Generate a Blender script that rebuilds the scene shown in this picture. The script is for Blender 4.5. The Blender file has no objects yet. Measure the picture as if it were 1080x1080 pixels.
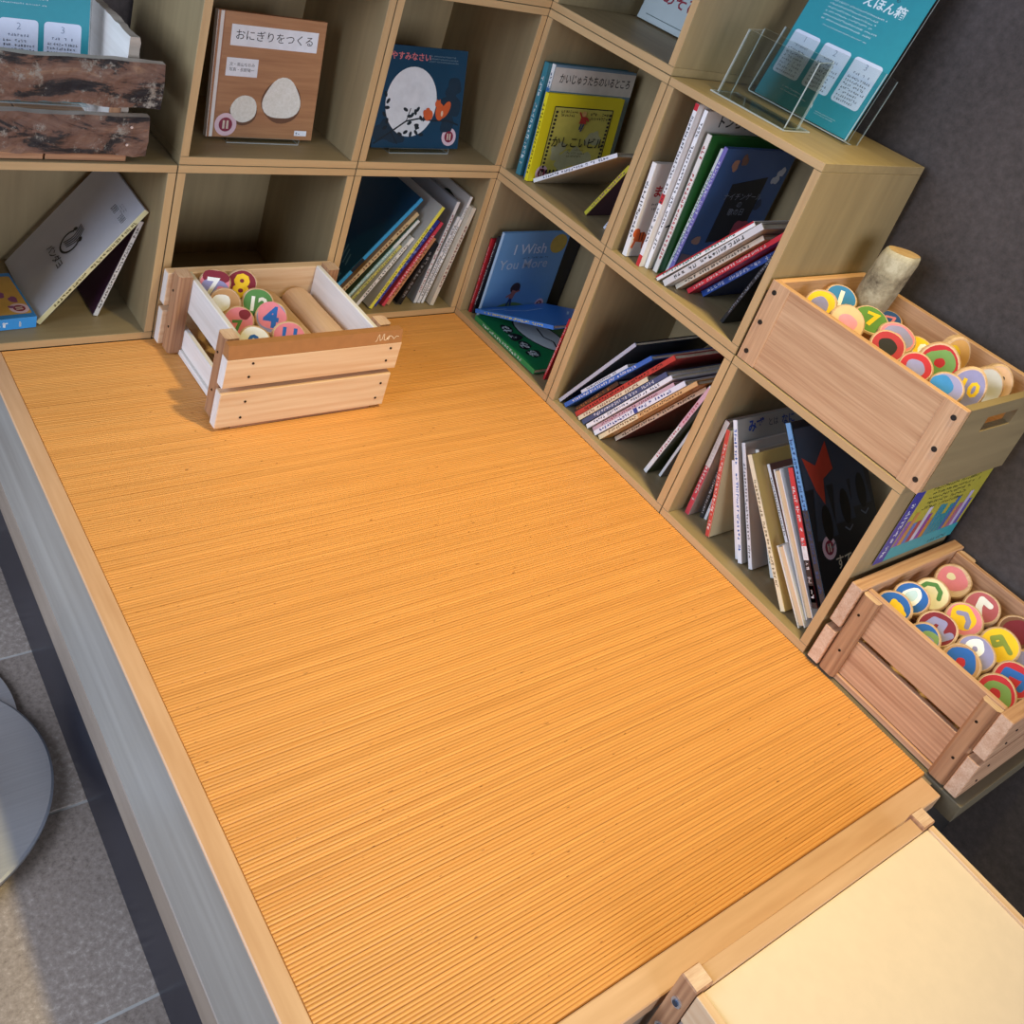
import bpy, bmesh, math, random
from mathutils import Matrix, Vector, noise

SC = bpy.context.scene
COL = SC.collection
random.seed(7)

# ------------------------------------------------------------------ camera
cam_data = bpy.data.cameras.new('camera')
cam_data.sensor_width = 36.0
cam_data.lens = 1073.52 / 1080 * 36
cam_data.shift_x = 0.02979
cam_data.shift_y = -0.17533
cam_data.clip_start = 0.05
cam = bpy.data.objects.new('camera', cam_data)
cam.location = (-1.36198, -1.50485, 1.04139)
cam.rotation_euler = (1.06410, -0.28501, -0.61640)
COL.objects.link(cam)
SC.camera = cam

# ------------------------------------------------------------------ light
SC.view_settings.view_transform = 'Standard'
SC.view_settings.look = 'None'
SC.view_settings.exposure = 0.0
SC.view_settings.gamma = 1.0
SC.view_settings.use_curve_mapping = False

world = bpy.data.worlds.new('world')
world.use_nodes = True
bg = world.node_tree.nodes['Background']
bg.inputs['Color'].default_value = (0.80, 0.88, 1.0, 1)
bg.inputs['Strength'].default_value = 0.04
SC.world = world


def light(name, kind, loc, target, energy, color, **kw):
    d = bpy.data.lights.new(name, kind)
    d.energy = energy
    d.color = color
    for k, v in kw.items():
        setattr(d, k, v)
    o = bpy.data.objects.new(name, d)
    o.location = loc
    o.rotation_euler = (Vector(target) - Vector(loc)).to_track_quat('-Z', 'Y').to_euler()
    COL.objects.link(o)
    return o


light('ceiling_spot', 'SPOT', (-0.15, -1.15, 2.35), (-0.38, -0.85, 0.0), 225, (1.0, 0.80, 0.34),
      spot_size=math.radians(52), spot_blend=1.0, shadow_soft_size=0.07)
light('front_window', 'AREA', (-0.7, -4.4, 1.1), (-0.5, 0.0, 0.3), 90, (0.79, 0.85, 1.0),
      shape='RECTANGLE', size=2.6, size_y=1.6)
light('side_window', 'AREA', (-3.4, -0.45, 1.35), (0.0, -0.45, 0.2), 110, (0.66, 0.77, 1.0),
      shape='RECTANGLE', size=2.6, size_y=1.8)


# ------------------------------------------------------------------ materials
def lin(c):
    return tuple((x / 12.92 if x <= 0.04045 else ((x + 0.055) / 1.055) ** 2.4) for x in c)


def hexc(h):
    h = h.lstrip('#')
    return lin(tuple(int(h[i:i + 2], 16) / 255 for i in (0, 2, 4))) + (1,)


MATS = {}


def new_mat(name):
    m = bpy.data.materials.new(name)
    m.use_nodes = True
    nt = m.node_tree
    return m, nt, nt.nodes, nt.links, nt.nodes['Principled BSDF']


def paint(h, rough=0.45, var=0.06, scale=60.0, metal=0.0):
    """flat colour with faint procedural mottling"""
    key = ('p', h, rough, var, scale, metal)
    if key in MATS:
        return MATS[key]
    m, nt, N, L, b = new_mat('paint_' + h.strip('#'))
    c = hexc(h)
    tc = N.new('ShaderNodeTexCoord')
    n = N.new('ShaderNodeTexNoise')
    n.inputs['Scale'].default_value = scale
    n.inputs['Detail'].default_value = 3
    L.new(tc.outputs['Object'], n.inputs['Vector'])
    r = N.new('ShaderNodeValToRGB')
    r.color_ramp.elements[0].position = 0.3
    r.color_ramp.elements[1].position = 0.7
    r.color_ramp.elements[0].color = tuple(max(0, x * (1 - var)) for x in c[:3]) + (1,)
    r.color_ramp.elements[1].color = tuple(min(1, x * (1 + var)) for x in c[:3]) + (1,)
    L.new(n.outputs['Fac'], r.inputs['Fac'])
    L.new(r.outputs['Color'], b.inputs['Base Color'])
    b.inputs['Roughness'].default_value = rough
    b.inputs['Metallic'].default_value = metal
    MATS[key] = m
    return m


def wood(name, c1, c2, axis='X', scale=14.0, stretch=14.0, rough=0.5, bump=0.1, rings=0.0, c3=None):
    """grain runs along one object axis; every object gets its own offset"""
    key = ('w', name)
    if key in MATS:
        return MATS[key]
    m, nt, N, L, b = new_mat(name)
    tc = N.new('ShaderNodeTexCoord')
    oi = N.new('ShaderNodeObjectInfo')
    off = N.new('ShaderNodeVectorMath')
    off.operation = 'SCALE'
    off.inputs[0].default_value = (3.1, 5.7, 4.3)
    L.new(oi.outputs['Random'], off.inputs['Scale'])
    add = N.new('ShaderNodeVectorMath')
    L.new(tc.outputs['Object'], add.inputs[0])
    L.new(off.outputs['Vector'], add.inputs[1])
    mp = N.new('ShaderNodeMapping')
    s = [scale, scale, scale]
    s['XYZ'.index(axis)] = scale / stretch
    mp.inputs['Scale'].default_value = s
    L.new(add.outputs['Vector'], mp.inputs['Vector'])
    n1 = N.new('ShaderNodeTexNoise')
    n1.inputs['Scale'].default_value = 1.0
    n1.inputs['Detail'].default_value = 5
    n1.inputs['Distortion'].default_value = 0.6
    L.new(mp.outputs['Vector'], n1.inputs['Vector'])
    n2 = N.new('ShaderNodeTexNoise')
    n2.inputs['Scale'].default_value = 7.0
    n2.inputs['Detail'].default_value = 3
    L.new(mp.outputs['Vector'], n2.inputs['Vector'])
    fac = n1.outputs['Fac']
    mx = N.new('ShaderNodeMix')
    mx.data_type = 'FLOAT'
    mx.inputs['Factor'].default_value = 0.42
    L.new(n1.outputs['Fac'], mx.inputs[2])
    L.new(n2.outputs['Fac'], mx.inputs[3])
    fac = mx.outputs[0]
    if rings > 0:
        # growth rings: stripes of a warped distance, visible as cathedral grain
        mp2 = N.new('ShaderNodeMapping')
        s2 = [1.0, 1.0, 1.0]
        s2['XYZ'.index(axis)] = 0.12
        mp2.inputs['Scale'].default_value = s2
        L.new(add.outputs['Vector'], mp2.inputs['Vector'])
        w = N.new('ShaderNodeTexWave')
        w.wave_type = 'RINGS'
        w.rings_direction = axis
        w.inputs['Scale'].default_value = rings
        w.inputs['Distortion'].default_value = 3.0
        w.inputs['Detail'].default_value = 2
        w.inputs['Detail Scale'].default_value = 1.5
        L.new(mp2.outputs['Vector'], w.inputs['Vector'])
        mr = N.new('ShaderNodeMix')
        mr.data_type = 'FLOAT'
        mr.inputs['Factor'].default_value = 0.11
        L.new(fac, mr.inputs[2])
        L.new(w.outputs['Fac'], mr.inputs[3])
        fac = mr.outputs[0]
    r = N.new('ShaderNodeValToRGB')
    e = r.color_ramp.elements
    e[0].position = 0.30
    e[0].color = hexc(c1)
    e[1].position = 0.68
    e[1].color = hexc(c2)
    if c3:
        k = e.new(0.16)
        k.color = hexc(c3)
    L.new(fac, r.inputs['Fac'])
    hs = N.new('ShaderNodeHueSaturation')
    mr2 = N.new('ShaderNodeMapRange')
    mr2.inputs[3].default_value = 0.93
    mr2.inputs[4].default_value = 1.07
    L.new(oi.outputs['Random'], mr2.inputs[0])
    L.new(mr2.outputs[0], hs.inputs['Value'])
    L.new(r.outputs['Color'], hs.inputs['Color'])
    L.new(hs.outputs['Color'], b.inputs['Base Color'])
    b.inputs['Roughness'].default_value = rough
    bp = N.new('ShaderNodeBump')
    bp.inputs['Strength'].default_value = bump
    bp.inputs['Distance'].default_value = 0.001
    L.new(n2.outputs['Fac'], bp.inputs['Height'])
    L.new(bp.outputs['Normal'], b.inputs['Normal'])
    MATS[key] = m
    return m


def speckle(name, cols, scale=90.0, rough=0.7, bump=0.15, big=4.0, bigvar=0.25, distance=0.002):
    key = ('s', name)
    if key in MATS:
        return MATS[key]
    m, nt, N, L, b = new_mat(name)
    tc = N.new('ShaderNodeTexCoord')
    n1 = N.new('ShaderNodeTexNoise')
    n1.inputs['Scale'].default_value = scale
    n1.inputs['Detail'].default_value = 6
    n1.inputs['Roughness'].default_value = 0.75
    n2 = N.new('ShaderNodeTexNoise')
    n2.inputs['Scale'].default_value = big
    n2.inputs['Detail'].default_value = 4
    L.new(tc.outputs['Object'], n1.inputs['Vector'])
    L.new(tc.outputs['Object'], n2.inputs['Vector'])
    mx = N.new('ShaderNodeMix')
    mx.data_type = 'FLOAT'
    mx.inputs['Factor'].default_value = bigvar
    L.new(n1.outputs['Fac'], mx.inputs[2])
    L.new(n2.outputs['Fac'], mx.inputs[3])
    r = N.new('ShaderNodeValToRGB')
    e = r.color_ramp.elements
    e[0].position = 0.34
    e[1].position = 0.66
    e[0].color = hexc(cols[0])
    e[1].color = hexc(cols[-1])
    for i, c in enumerate(cols[1:-1]):
        k = e.new(0.34 + 0.32 * (i + 1) / (len(cols) - 1))
        k.color = hexc(c)
    L.new(mx.outputs[0], r.inputs['Fac'])
    L.new(r.outputs['Color'], b.inputs['Base Color'])
    b.inputs['Roughness'].default_value = rough
    bp = N.new('ShaderNodeBump')
    bp.inputs['Strength'].default_value = bump
    bp.inputs['Distance'].default_value = distance
    L.new(mx.outputs[0], bp.inputs['Height'])
    L.new(bp.outputs['Normal'], b.inputs['Normal'])
    MATS[key] = m
    return m


def clear_acrylic():
    if 'acrylic' in MATS:
        return MATS['acrylic']
    m, nt, N, L, b = new_mat('clear_acrylic')
    N.remove(b)
    out = N['Material Output']
    tr = N.new('ShaderNodeBsdfTransparent')
    tr.inputs['Color'].default_value = (0.93, 0.96, 0.96, 1)
    gl = N.new('ShaderNodeBsdfGlossy')
    gl.inputs['Roughness'].default_value = 0.03
    lw = N.new('ShaderNodeLayerWeight')
    lw.inputs['Blend'].default_value = 0.5
    pw = N.new('ShaderNodeMath')
    pw.operation = 'POWER'
    pw.inputs[1].default_value = 4.0
    ma = N.new('ShaderNodeMath')
    ma.operation = 'MULTIPLY_ADD'
    ma.inputs[1].default_value = 0.55
    ma.inputs[2].default_value = 0.04
    mx = N.new('ShaderNodeMixShader')
    L.new(lw.outputs['Facing'], pw.inputs[0])
    L.new(pw.outputs[0], ma.inputs[0])
    L.new(ma.outputs[0], mx.inputs['Fac'])
    L.new(tr.outputs[0], mx.inputs[1])
    L.new(gl.outputs[0], mx.inputs[2])
    L.new(mx.outputs[0], out.inputs['Surface'])
    MATS['acrylic'] = m
    return m


def acrylic_edge():
    """rim of a clear sheet: its bright glint is put into a pale colour"""
    if 'acredge' in MATS:
        return MATS['acredge']
    m, nt, N, L, b = new_mat('acrylic_edge')
    out = N['Material Output']
    tr = N.new('ShaderNodeBsdfTransparent')
    b.inputs['Base Color'].default_value = (0.62, 0.70, 0.70, 1)
    b.inputs['Roughness'].default_value = 0.25
    mx = N.new('ShaderNodeMixShader')
    mx.inputs['Fac'].default_value = 0.55
    L.new(tr.outputs[0], mx.inputs[1])
    L.new(b.outputs[0], mx.inputs[2])
    L.new(mx.outputs[0], out.inputs['Surface'])
    MATS['acredge'] = m
    return m


def pane(name, lo, hi, parent):
    """clear acrylic sheet: the two large faces are clear, the four thin rims pale"""
    d = [hi[i] - lo[i] for i in range(3)]
    t = d.index(min(d))
    b = MB().box(lo, hi, clear_acrylic())
    k = b.m(acrylic_edge())
    big = {2: (0, 1), 1: (2, 4), 0: (3, 5)}[t]
    b.mi = [0 if i in big else k for i in range(6)]
    return b.build(name, parent)


def slat_mat():
    m, nt, N, L, b = new_mat('bamboo_slat')
    tc = N.new('ShaderNodeTexCoord')
    oi = N.new('ShaderNodeObjectInfo')
    off = N.new('ShaderNodeVectorMath')
    off.operation = 'SCALE'
    off.inputs[0].default_value = (17.3, 9.1, 4.0)
    L.new(oi.outputs['Random'], off.inputs['Scale'])
    add = N.new('ShaderNodeVectorMath')
    L.new(tc.outputs['Object'], add.inputs[0])
    L.new(off.outputs['Vector'], add.inputs[1])
    mp = N.new('ShaderNodeMapping')
    mp.inputs['Scale'].default_value = (5, 120, 120)
    L.new(add.outputs['Vector'], mp.inputs['Vector'])
    n = N.new('ShaderNodeTexNoise')
    n.inputs['Scale'].default_value = 1.0
    n.inputs['Detail'].default_value = 4
    L.new(mp.outputs['Vector'], n.inputs['Vector'])
    r = N.new('ShaderNodeValToRGB')
    e = r.color_ramp.elements
    e[0].position = 0.25
    e[0].color = hexc('#d2914a')
    e[1].position = 0.72
    e[1].color = hexc('#e2a157')
    L.new(n.outputs['Fac'], r.inputs['Fac'])
    # brown node specks
    mp2 = N.new('ShaderNodeMapping')
    mp2.inputs['Scale'].default_value = (80, 420, 20)
    L.new(add.outputs['Vector'], mp2.inputs['Vector'])
    n2 = N.new('ShaderNodeTexNoise')
    n2.inputs['Scale'].default_value = 1.0
    n2.inputs['Detail'].default_value = 1
    L.new(mp2.outputs['Vector'], n2.inputs['Vector'])
    mr = N.new('ShaderNodeMapRange')
    mr.inputs[1].default_value = 0.74
    mr.inputs[2].default_value = 0.80
    L.new(n2.outputs['Fac'], mr.inputs[0])
    mx = N.new('ShaderNodeMix')
    mx.data_type = 'RGBA'
    L.new(mr.outputs[0], mx.inputs['Factor'])
    L.new(r.outputs['Color'], mx.inputs[6])
    mx.inputs[7].default_value = hexc('#8a5220')
    hs = N.new('ShaderNodeHueSaturation')
    mv = N.new('ShaderNodeMapRange')
    mv.inputs[3].default_value = 0.94
    mv.inputs[4].default_value = 1.05
    L.new(oi.outputs['Random'], mv.inputs[0])
    L.new(mv.outputs[0], hs.inputs['Value'])
    L.new(mx.outputs[2], hs.inputs['Color'])
    L.new(hs.outputs['Color'], b.inputs['Base Color'])
    b.inputs['Roughness'].default_value = 0.42
    return m


def brushed_steel():
    m, nt, N, L, b = new_mat('brushed_steel')
    tc = N.new('ShaderNodeTexCoord')
    mp = N.new('ShaderNodeMapping')
    mp.inputs['Scale'].default_value = (6, 260, 6)
    L.new(tc.outputs['Object'], mp.inputs['Vector'])
    n = N.new('ShaderNodeTexNoise')
    n.inputs['Scale'].default_value = 1.0
    n.inputs['Detail'].default_value = 3
    L.new(mp.outputs['Vector'], n.inputs['Vector'])
    r = N.new('ShaderNodeValToRGB')
    r.color_ramp.elements[0].color = (0.62, 0.64, 0.68, 1)
    r.color_ramp.elements[1].color = (0.80, 0.82, 0.86, 1)
    L.new(n.outputs['Fac'], r.inputs['Fac'])
    L.new(r.outputs['Color'], b.inputs['Base Color'])
    b.inputs['Metallic'].default_value = 0.9
    b.inputs['Roughness'].default_value = 0.42
    return m


def bark_mat():
    m, nt, N, L, b = new_mat('rough_bark')
    tc = N.new('ShaderNodeTexCoord')
    mp = N.new('ShaderNodeMapping')
    mp.inputs['Scale'].default_value = (9, 14, 26)
    L.new(tc.outputs['Object'], mp.inputs['Vector'])
    n = N.new('ShaderNodeTexNoise')
    n.inputs['Scale'].default_value = 1.0
    n.inputs['Detail'].default_value = 7
    n.inputs['Roughness'].default_value = 0.68
    n.inputs['Distortion'].default_value = 0.8
    L.new(mp.outputs['Vector'], n.inputs['Vector'])
    r = N.new('ShaderNodeValToRGB')
    e = r.color_ramp.elements
    e[0].position = 0.36
    e[0].color = hexc('#231c1c')
    e[1].position = 0.66
    e[1].color = hexc('#9a7a60')
    for p, c in ((0.44, '#37302c'), (0.48, '#6e5142'), (0.56, '#7f6150')):
        k = e.new(p)
        k.color = hexc(c)
    L.new(n.outputs['Fac'], r.inputs['Fac'])
    # grey lichen crust
    n2 = N.new('ShaderNodeTexNoise')
    n2.inputs['Scale'].default_value = 22
    n2.inputs['Detail'].default_value = 8
    n2.inputs['Roughness'].default_value = 0.8
    L.new(tc.outputs['Object'], n2.inputs['Vector'])
    mr = N.new('ShaderNodeMapRange')
    mr.inputs[1].default_value = 0.55
    mr.inputs[2].default_value = 0.62
    L.new(n2.outputs['Fac'], mr.inputs[0])
    mx = N.new('ShaderNodeMix')
    mx.data_type = 'RGBA'
    L.new(mr.outputs[0], mx.inputs['Factor'])
    L.new(r.outputs['Color'], mx.inputs[6])
    mx.inputs[7].default_value = hexc('#9a9284')
    L.new(mx.outputs[2], b.inputs['Base Color'])
    b.inputs['Roughness'].default_value = 0.9
    bp = N.new('ShaderNodeBump')
    bp.inputs['Strength'].default_value = 0.6
    bp.inputs['Distance'].default_value = 0.006
    L.new(n.outputs['Fac'], bp.inputs['Height'])
    L.new(bp.outputs['Normal'], b.inputs['Normal'])
    return m


LAM = {a: wood('laminate_' + a, '#8a7856', '#a38f68', a, 10, 12, 0.5, 0.03) for a in 'XYZ'}
EDGE = {a: wood('edge_band_' + a, '#b99566', '#d0ae7b', a, 16, 14, 0.5, 0.03) for a in 'XYZ'}
OAK = {a: wood('platform_oak_' + a, '#bd9067', '#d9b088', a, 12, 12, 0.40, 0.05, 0.0, '#a77a54') for a in 'XYZ'}
FASC = {a: wood('fascia_daylit_oak_' + a, '#887f74', '#aea89c', a, 7, 20, 0.32, 0.04) for a in 'XYZ'}  # same oak as the nosing, with the cool daylight grey put into its colour
STRIP = {a: wood('strip_brown_oak_' + a, '#857464', '#a1907e', a, 9, 16, 0.45, 0.04) for a in 'XYZ'}
CEDAR = {a: wood('pale_cedar_' + a, '#d6ab80', '#eccfa8', a, 26, 22, 0.55, 0.08, 30.0, '#c08e60') for a in 'XYZ'}
WCEDAR = {a: wood('white_cedar_' + a, '#d8d0c4', '#efe9e0', a, 16, 16, 0.55, 0.12) for a in 'XYZ'}
RCEDAR = {a: wood('red_cedar_' + a, '#a07050', '#d8ac86', a, 34, 30, 0.5, 0.1, 45.0, '#7f5338') for a in 'XYZ'}
DCEDAR = {a: wood('cedar_post_' + a, '#885c40', '#c6976e', a, 30, 30, 0.5, 0.1, 45.0, '#6c422b') for a in 'XYZ'}
ASH = {a: wood('ash_ply_' + a, '#b28058', '#e0b78c', a, 46, 34, 0.5, 0.12, 0, '#8f5f3c') for a in 'XYZ'}
SLICE = wood('log_side', '#b08a62', '#d6b48a', 'Z', 30, 8, 0.7, 0.2)
ENDGRAIN = wood('end_grain', '#b98c6c', '#e3c6a8', 'X', 70, 9, 0.65, 0.1, 0, '#96684a')
ENDPALE = wood('end_grain_pale', '#d6cdc0', '#f0eae0', 'Z', 60, 6, 0.65, 0.1)
BARK = bark_mat()
STEEL = brushed_steel()
BLACK = paint('#15130f', 0.4)
SCREW = paint('#1c1917', 0.35, 0.05, 60, 0.6)
PAGES = wood('page_edges', '#cbbd9f', '#e6dcc2', 'Z', 60, 30, 0.8, 0.05)


# ------------------------------------------------------------------ mesh helpers
class MB:
    def __init__(self):
        self.v, self.f, self.mi, self.mats = [], [], [], []

    def m(self, mat):
        if mat not in self.mats:
            self.mats.append(mat)
        return self.mats.index(mat)

    def add(self, verts, faces, mat, M=None):
        o = len(self.v)
        for p in verts:
            self.v.append(tuple(M @ Vector(p)) if M else tuple(p))
        k = self.m(mat)
        for fc in faces:
            self.f.append(tuple(o + i for i in fc))
            self.mi.append(k)
        return self

    def box(self, lo, hi, mat, M=None):
        x0, y0, z0 = lo
        x1, y1, z1 = hi
        return self.add([(x0, y0, z0), (x1, y0, z0), (x1, y1, z0), (x0, y1, z0), (x0, y0, z1), (x1, y0, z1), (x1, y1, z1), (x0, y1, z1)],
                        [(0, 3, 2, 1), (4, 5, 6, 7), (0, 1, 5, 4), (1, 2, 6, 5), (2, 3, 7, 6), (3, 0, 4, 7)], mat, M)

    def prism(self, loop, z0, z1, mat, M=None, mat_top=None):
        n = len(loop)
        vs = [(x, y, z0) for x, y in loop] + [(x, y, z1) for x, y in loop]
        side = [(i, (i + 1) % n, n + (i + 1) % n, n + i) for i in range(n)]
        self.add(vs, side + [tuple(reversed(range(n)))], mat, M)
        return self.add([(x, y, z1) for x, y in loop], [tuple(range(n))], mat_top or mat, M)

    def tube(self, pts, r, mat, seg=8):
        rings = []
        vs, fs = [], []
        for i, p in enumerate(pts):
            p = Vector(p)
            a = Vector(pts[max(0, i - 1)])
            c = Vector(pts[min(len(pts) - 1, i + 1)])
            t = (c - a).normalized()
            u = t.orthogonal().normalized()
            w = t.cross(u)
            for k in range(seg):
                an = 2 * math.pi * k / seg
                vs.append(p + (u * math.cos(an) + w * math.sin(an)) * r)
        for i in range(len(pts) - 1):
            for k in range(seg):
                fs.append((i * seg + k, i * seg + (k + 1) % seg, (i + 1) * seg + (k + 1) % seg, (i + 1) * seg + k))
        fs.append(tuple(reversed(range(seg))))
        fs.append(tuple((len(pts) - 1) * seg + k for k in range(seg)))
        return self.add(vs, fs, mat)

    def build(self, name, parent=None, bevel=0.0, smooth=False, M=None):
        me = bpy.data.meshes.new(name)
        me.from_pydata(self.v, [], self.f)
        for mt in self.mats:
            me.materials.append(mt)
        me.polygons.foreach_set('material_index', self.mi)
        if bevel > 0:
            bm = bmesh.new()
            bm.from_mesh(me)
            bmesh.ops.bevel(bm, geom=[e for e in bm.edges if len(e.link_faces) == 2], offset=bevel, segments=1, affect='EDGES')
            bm.to_mesh(me)
            bm.free()
        if smooth:
            me.polygons.foreach_set('use_smooth', [True] * len(me.polygons))
        me.update()
        o = bpy.data.objects.new(name, me)
        COL.objects.link(o)
        if parent:
            o.parent = parent
        if M is not None:
            o.matrix_local = M
        return o


def frame(o, right, up):
    r = Vector(right).normalized()
    u = Vector(up).normalized()
    n = r.cross(u)
    return Matrix(((r.x, u.x, n.x, o[0]), (r.y, u.y, n.y, o[1]), (r.z, u.z, n.z, o[2]), (0, 0, 0, 1)))


def empty(name, loc=(0, 0, 0), M=None):
    o = bpy.data.objects.new(name, None)
    o.empty_display_size = 0.05
    COL.objects.link(o)
    if M is not None:
        o.matrix_world = M
    else:
        o.location = loc
    return o


def tag(o, label, cat, group=None):
    o['label'] = label
    o['category'] = cat
    if group:
        o['group'] = group
    return o


def struct(o):
    o['kind'] = 'structure'
    return o


def bx(name, lo, hi, mat, parent=None, bevel=0.0, M=None):
    return MB().box(lo, hi, mat, M).build(name, parent, bevel)


# flat print helpers (2-D shapes in a surface frame, a fraction of a millimetre proud)
def rc(x, y, w, h):
    return [(x, y), (x + w, y), (x + w, y + h), (x, y + h)]


def rrc(x, y, w, h, r, n=4):
    out = []
    for cx, cy, a0 in ((x + w - r, y + r, -90), (x + w - r, y + h - r, 0), (x + r, y + h - r, 90), (x + r, y + r, 180)):
        for i in range(n + 1):
            a = math.radians(a0 + 90 * i / n)
            out.append((cx + r * math.cos(a), cy + r * math.sin(a)))
    return out


def el(cx, cy, rx, ry=None, n=20, a0=0.0):
    ry = rx if ry is None else ry
    out = []
    for i in range(n):
        a = 2 * math.pi * i / n
        x, y = rx * math.cos(a), ry * math.sin(a)
        out.append((cx + x * math.cos(a0) - y * math.sin(a0), cy + x * math.sin(a0) + y * math.cos(a0)))
    return out


def blob(cx, cy, r, seed=0, j=0.12, n=22, sy=1.0):
    rnd = random.Random(seed)
    ph = [rnd.uniform(0, 6.28) for _ in range(3)]
    out = []
    for i in range(n):
        a = 2 * math.pi * i / n
        q = r * (1 + j * (0.6 * math.sin(2 * a + ph[0]) + 0.4 * math.sin(3 * a + ph[1]) + 0.3 * math.sin(5 * a + ph[2])))
        out.append((cx + q * math.cos(a), cy + sy * q * math.sin(a)))
    return out


def stroke(pts, w):
    """a painted line with width; returns quads + round joints"""
    out = []
    for (x0, y0), (x1, y1) in zip(pts, pts[1:]):
        d = math.hypot(x1 - x0, y1 - y0) or 1
        nx, ny = -(y1 - y0) / d * w / 2, (x1 - x0) / d * w / 2
        out.append([(x0 + nx, y0 + ny), (x0 - nx, y0 - ny), (x1 - nx, y1 - ny), (x1 + nx, y1 + ny)])
    return out


class Print(MB):
    """collects flat shapes in a frame"""

    def __init__(self, M):
        super().__init__()
        self.M = M
        self.lay = 0

    def s(self, loop, mat, z=None):
        if z is None:
            self.lay += 1
            z = 0.0002 + 0.00006 * self.lay
        area = sum(a[0] * b[1] - b[0] * a[1] for a, b in zip(loop, loop[1:] + loop[:1]))
        if area < 0:
            loop = loop[::-1]
        return self.add([(x, y, z) for x, y in loop], [tuple(range(len(loop)))], mat, self.M)

    def many(self, loops, mat):
        self.lay += 1
        z = 0.0002 + 0.00006 * self.lay
        for i, l in enumerate(loops):
            self.s(l, mat, z + 0.00002 * i)
        self.lay += len(loops) // 3
        return self

    def text(self, body, x, y, size, mat, align='CENTER', res=2, bold=0.0, rot=0.0, sx=1.0, line=1.0):
        self.lay += 1
        z = 0.0002 + 0.00006 * self.lay
        vs, fs = glyphs(body, size, align, res, bold, line)
        T = self.M @ Matrix.Translation((x, y, z)) @ Matrix.Rotation(rot, 4, 'Z') @ Matrix.Diagonal((sx, 1, 1, 1))
        return self.add(vs, fs, mat, T)

    def marks(self, x, y, w, h, mat, rows=1, seed=0, fill=0.6, vertical=False):
        """rows of tiny print too small to read: short strokes"""
        rnd = random.Random(seed)
        self.lay += 1
        z = 0.0002 + 0.00006 * self.lay
        if vertical:
            c = w
            k = y
            while k < y + h - c * 0.8:
                if rnd.random() < 0.93:
                    for _ in range(3):
                        a = rnd.uniform(0.05, 0.45) * c
                        b = rnd.uniform(0.0, 0.75) * c
                        if rnd.random() < 0.5:
                            self.s(rc(x + a * 0.5, k + b, c * rnd.uniform(0.45, 0.8), c * 0.18), mat, z)
                        else:
                            self.s(rc(x + a * 1.6, k + b * 0.4, c * 0.19, c * rnd.uniform(0.45, 0.8)), mat, z)
                k += c * 1.08
            return self
        rh = h / rows
        for i in range(rows):
            c = rh * fill
            k = x
            end = x + w * rnd.uniform(0.82, 1.0)
            yy = y + h - (i + 1) * rh
            while k < end - c * 0.5:
                if rnd.random() < 0.92:
                    for _ in range(2):
                        if rnd.random() < 0.5:
                            self.s(rc(k + c * rnd.uniform(0, .2), yy + c * rnd.uniform(0, .8), c * rnd.uniform(0.5, 0.75), c * 0.2), mat, z)
                        else:
                            self.s(rc(k + c * rnd.uniform(0.1, .7), yy, c * 0.2, c * rnd.uniform(0.6, 1.0)), mat, z)
                k += c * 1.05
        return self


GCACHE = {}


def glyphs(body, size, align='CENTER', res=2, bold=0.0, line=1.0):
    key = (body, align, res, round(bold, 4), line)
    if key not in GCACHE:
        c = bpy.data.curves.new('lettering', 'FONT')
        c.body = body
        c.size = 1.0
        c.resolution_u = res
        c.align_x = align
        c.align_y = 'CENTER'
        c.offset = bold
        c.space_line = line
        o = bpy.data.objects.new('lettering', c)
        me = bpy.data.meshes.new_from_object(o)
        GCACHE[key] = ([tuple(v.co) for v in me.vertices], [tuple(p.vertices) for p in me.polygons])
        bpy.data.objects.remove(o)
        bpy.data.curves.remove(c)
        bpy.data.meshes.remove(me)
    vs, fs = GCACHE[key]
    return [(x * size, y * size, 0) for x, y, z in vs], fs


# ------------------------------------------------------------------ setting: floor, walls
FZ = -0.33          # shop floor under the platform
WX, WY = 0.312, 0.315   # wall planes
wallm = speckle('dark_plaster', ('#403935', '#504743', '#5e5450'), 70, 0.85, 0.12, 5.0, 0.35)
struct(bx('wall_right', (WX, -3.2, FZ), (WX + 0.1, WY + 0.1, 2.7), wallm))
struct(bx('wall_back', (-2.4, WY, FZ), (WX, WY + 0.1, 2.7), wallm))
floor = struct(bx('floor', (-2.6, -3.2, FZ - 0.05), (WX, WY, FZ - 0.0012), paint('#b5b0a8', 0.9)))
tilem = speckle('stone_tile', ('#655a50', '#8a7c70', '#9c8e82', '#c0b2a4'), 130, 0.55, 0.1, 3.0, 0.3)
TW, TD, J = 0.57, 0.285, 0.004
tile_mesh = None
yy0 = -0.36
for r in range(-10, 3):
    for c in range(-4, 4):
        x0 = -1.29 + c * TW
        y1 = yy0 + r * TD
        lo, hi = (x0 + J / 2, y1 - TD + J / 2, FZ - 0.02), (x0 + TW - J / 2, y1 - J / 2, FZ)
        if lo[0] < -2.6 or hi[0] > WX or hi[1] > WY or lo[1] < -3.2:
            continue
        if x0 > -0.97 and y1 - TD > -1.25:
            continue            # under the platform
        if tile_mesh is None:
            t = MB().box((-TW / 2 + J / 2, -TD / 2 + J / 2, -0.02), (TW / 2 - J / 2, TD / 2 - J / 2, 0), tilem).build('tile', floor, 0.001)
            tile_mesh = t.data
        else:
            t = bpy.data.objects.new('tile', tile_mesh)
            COL.objects.link(t)
            t.parent = floor
        t.location = (x0 + TW / 2, y1 - TD / 2, FZ)

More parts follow.
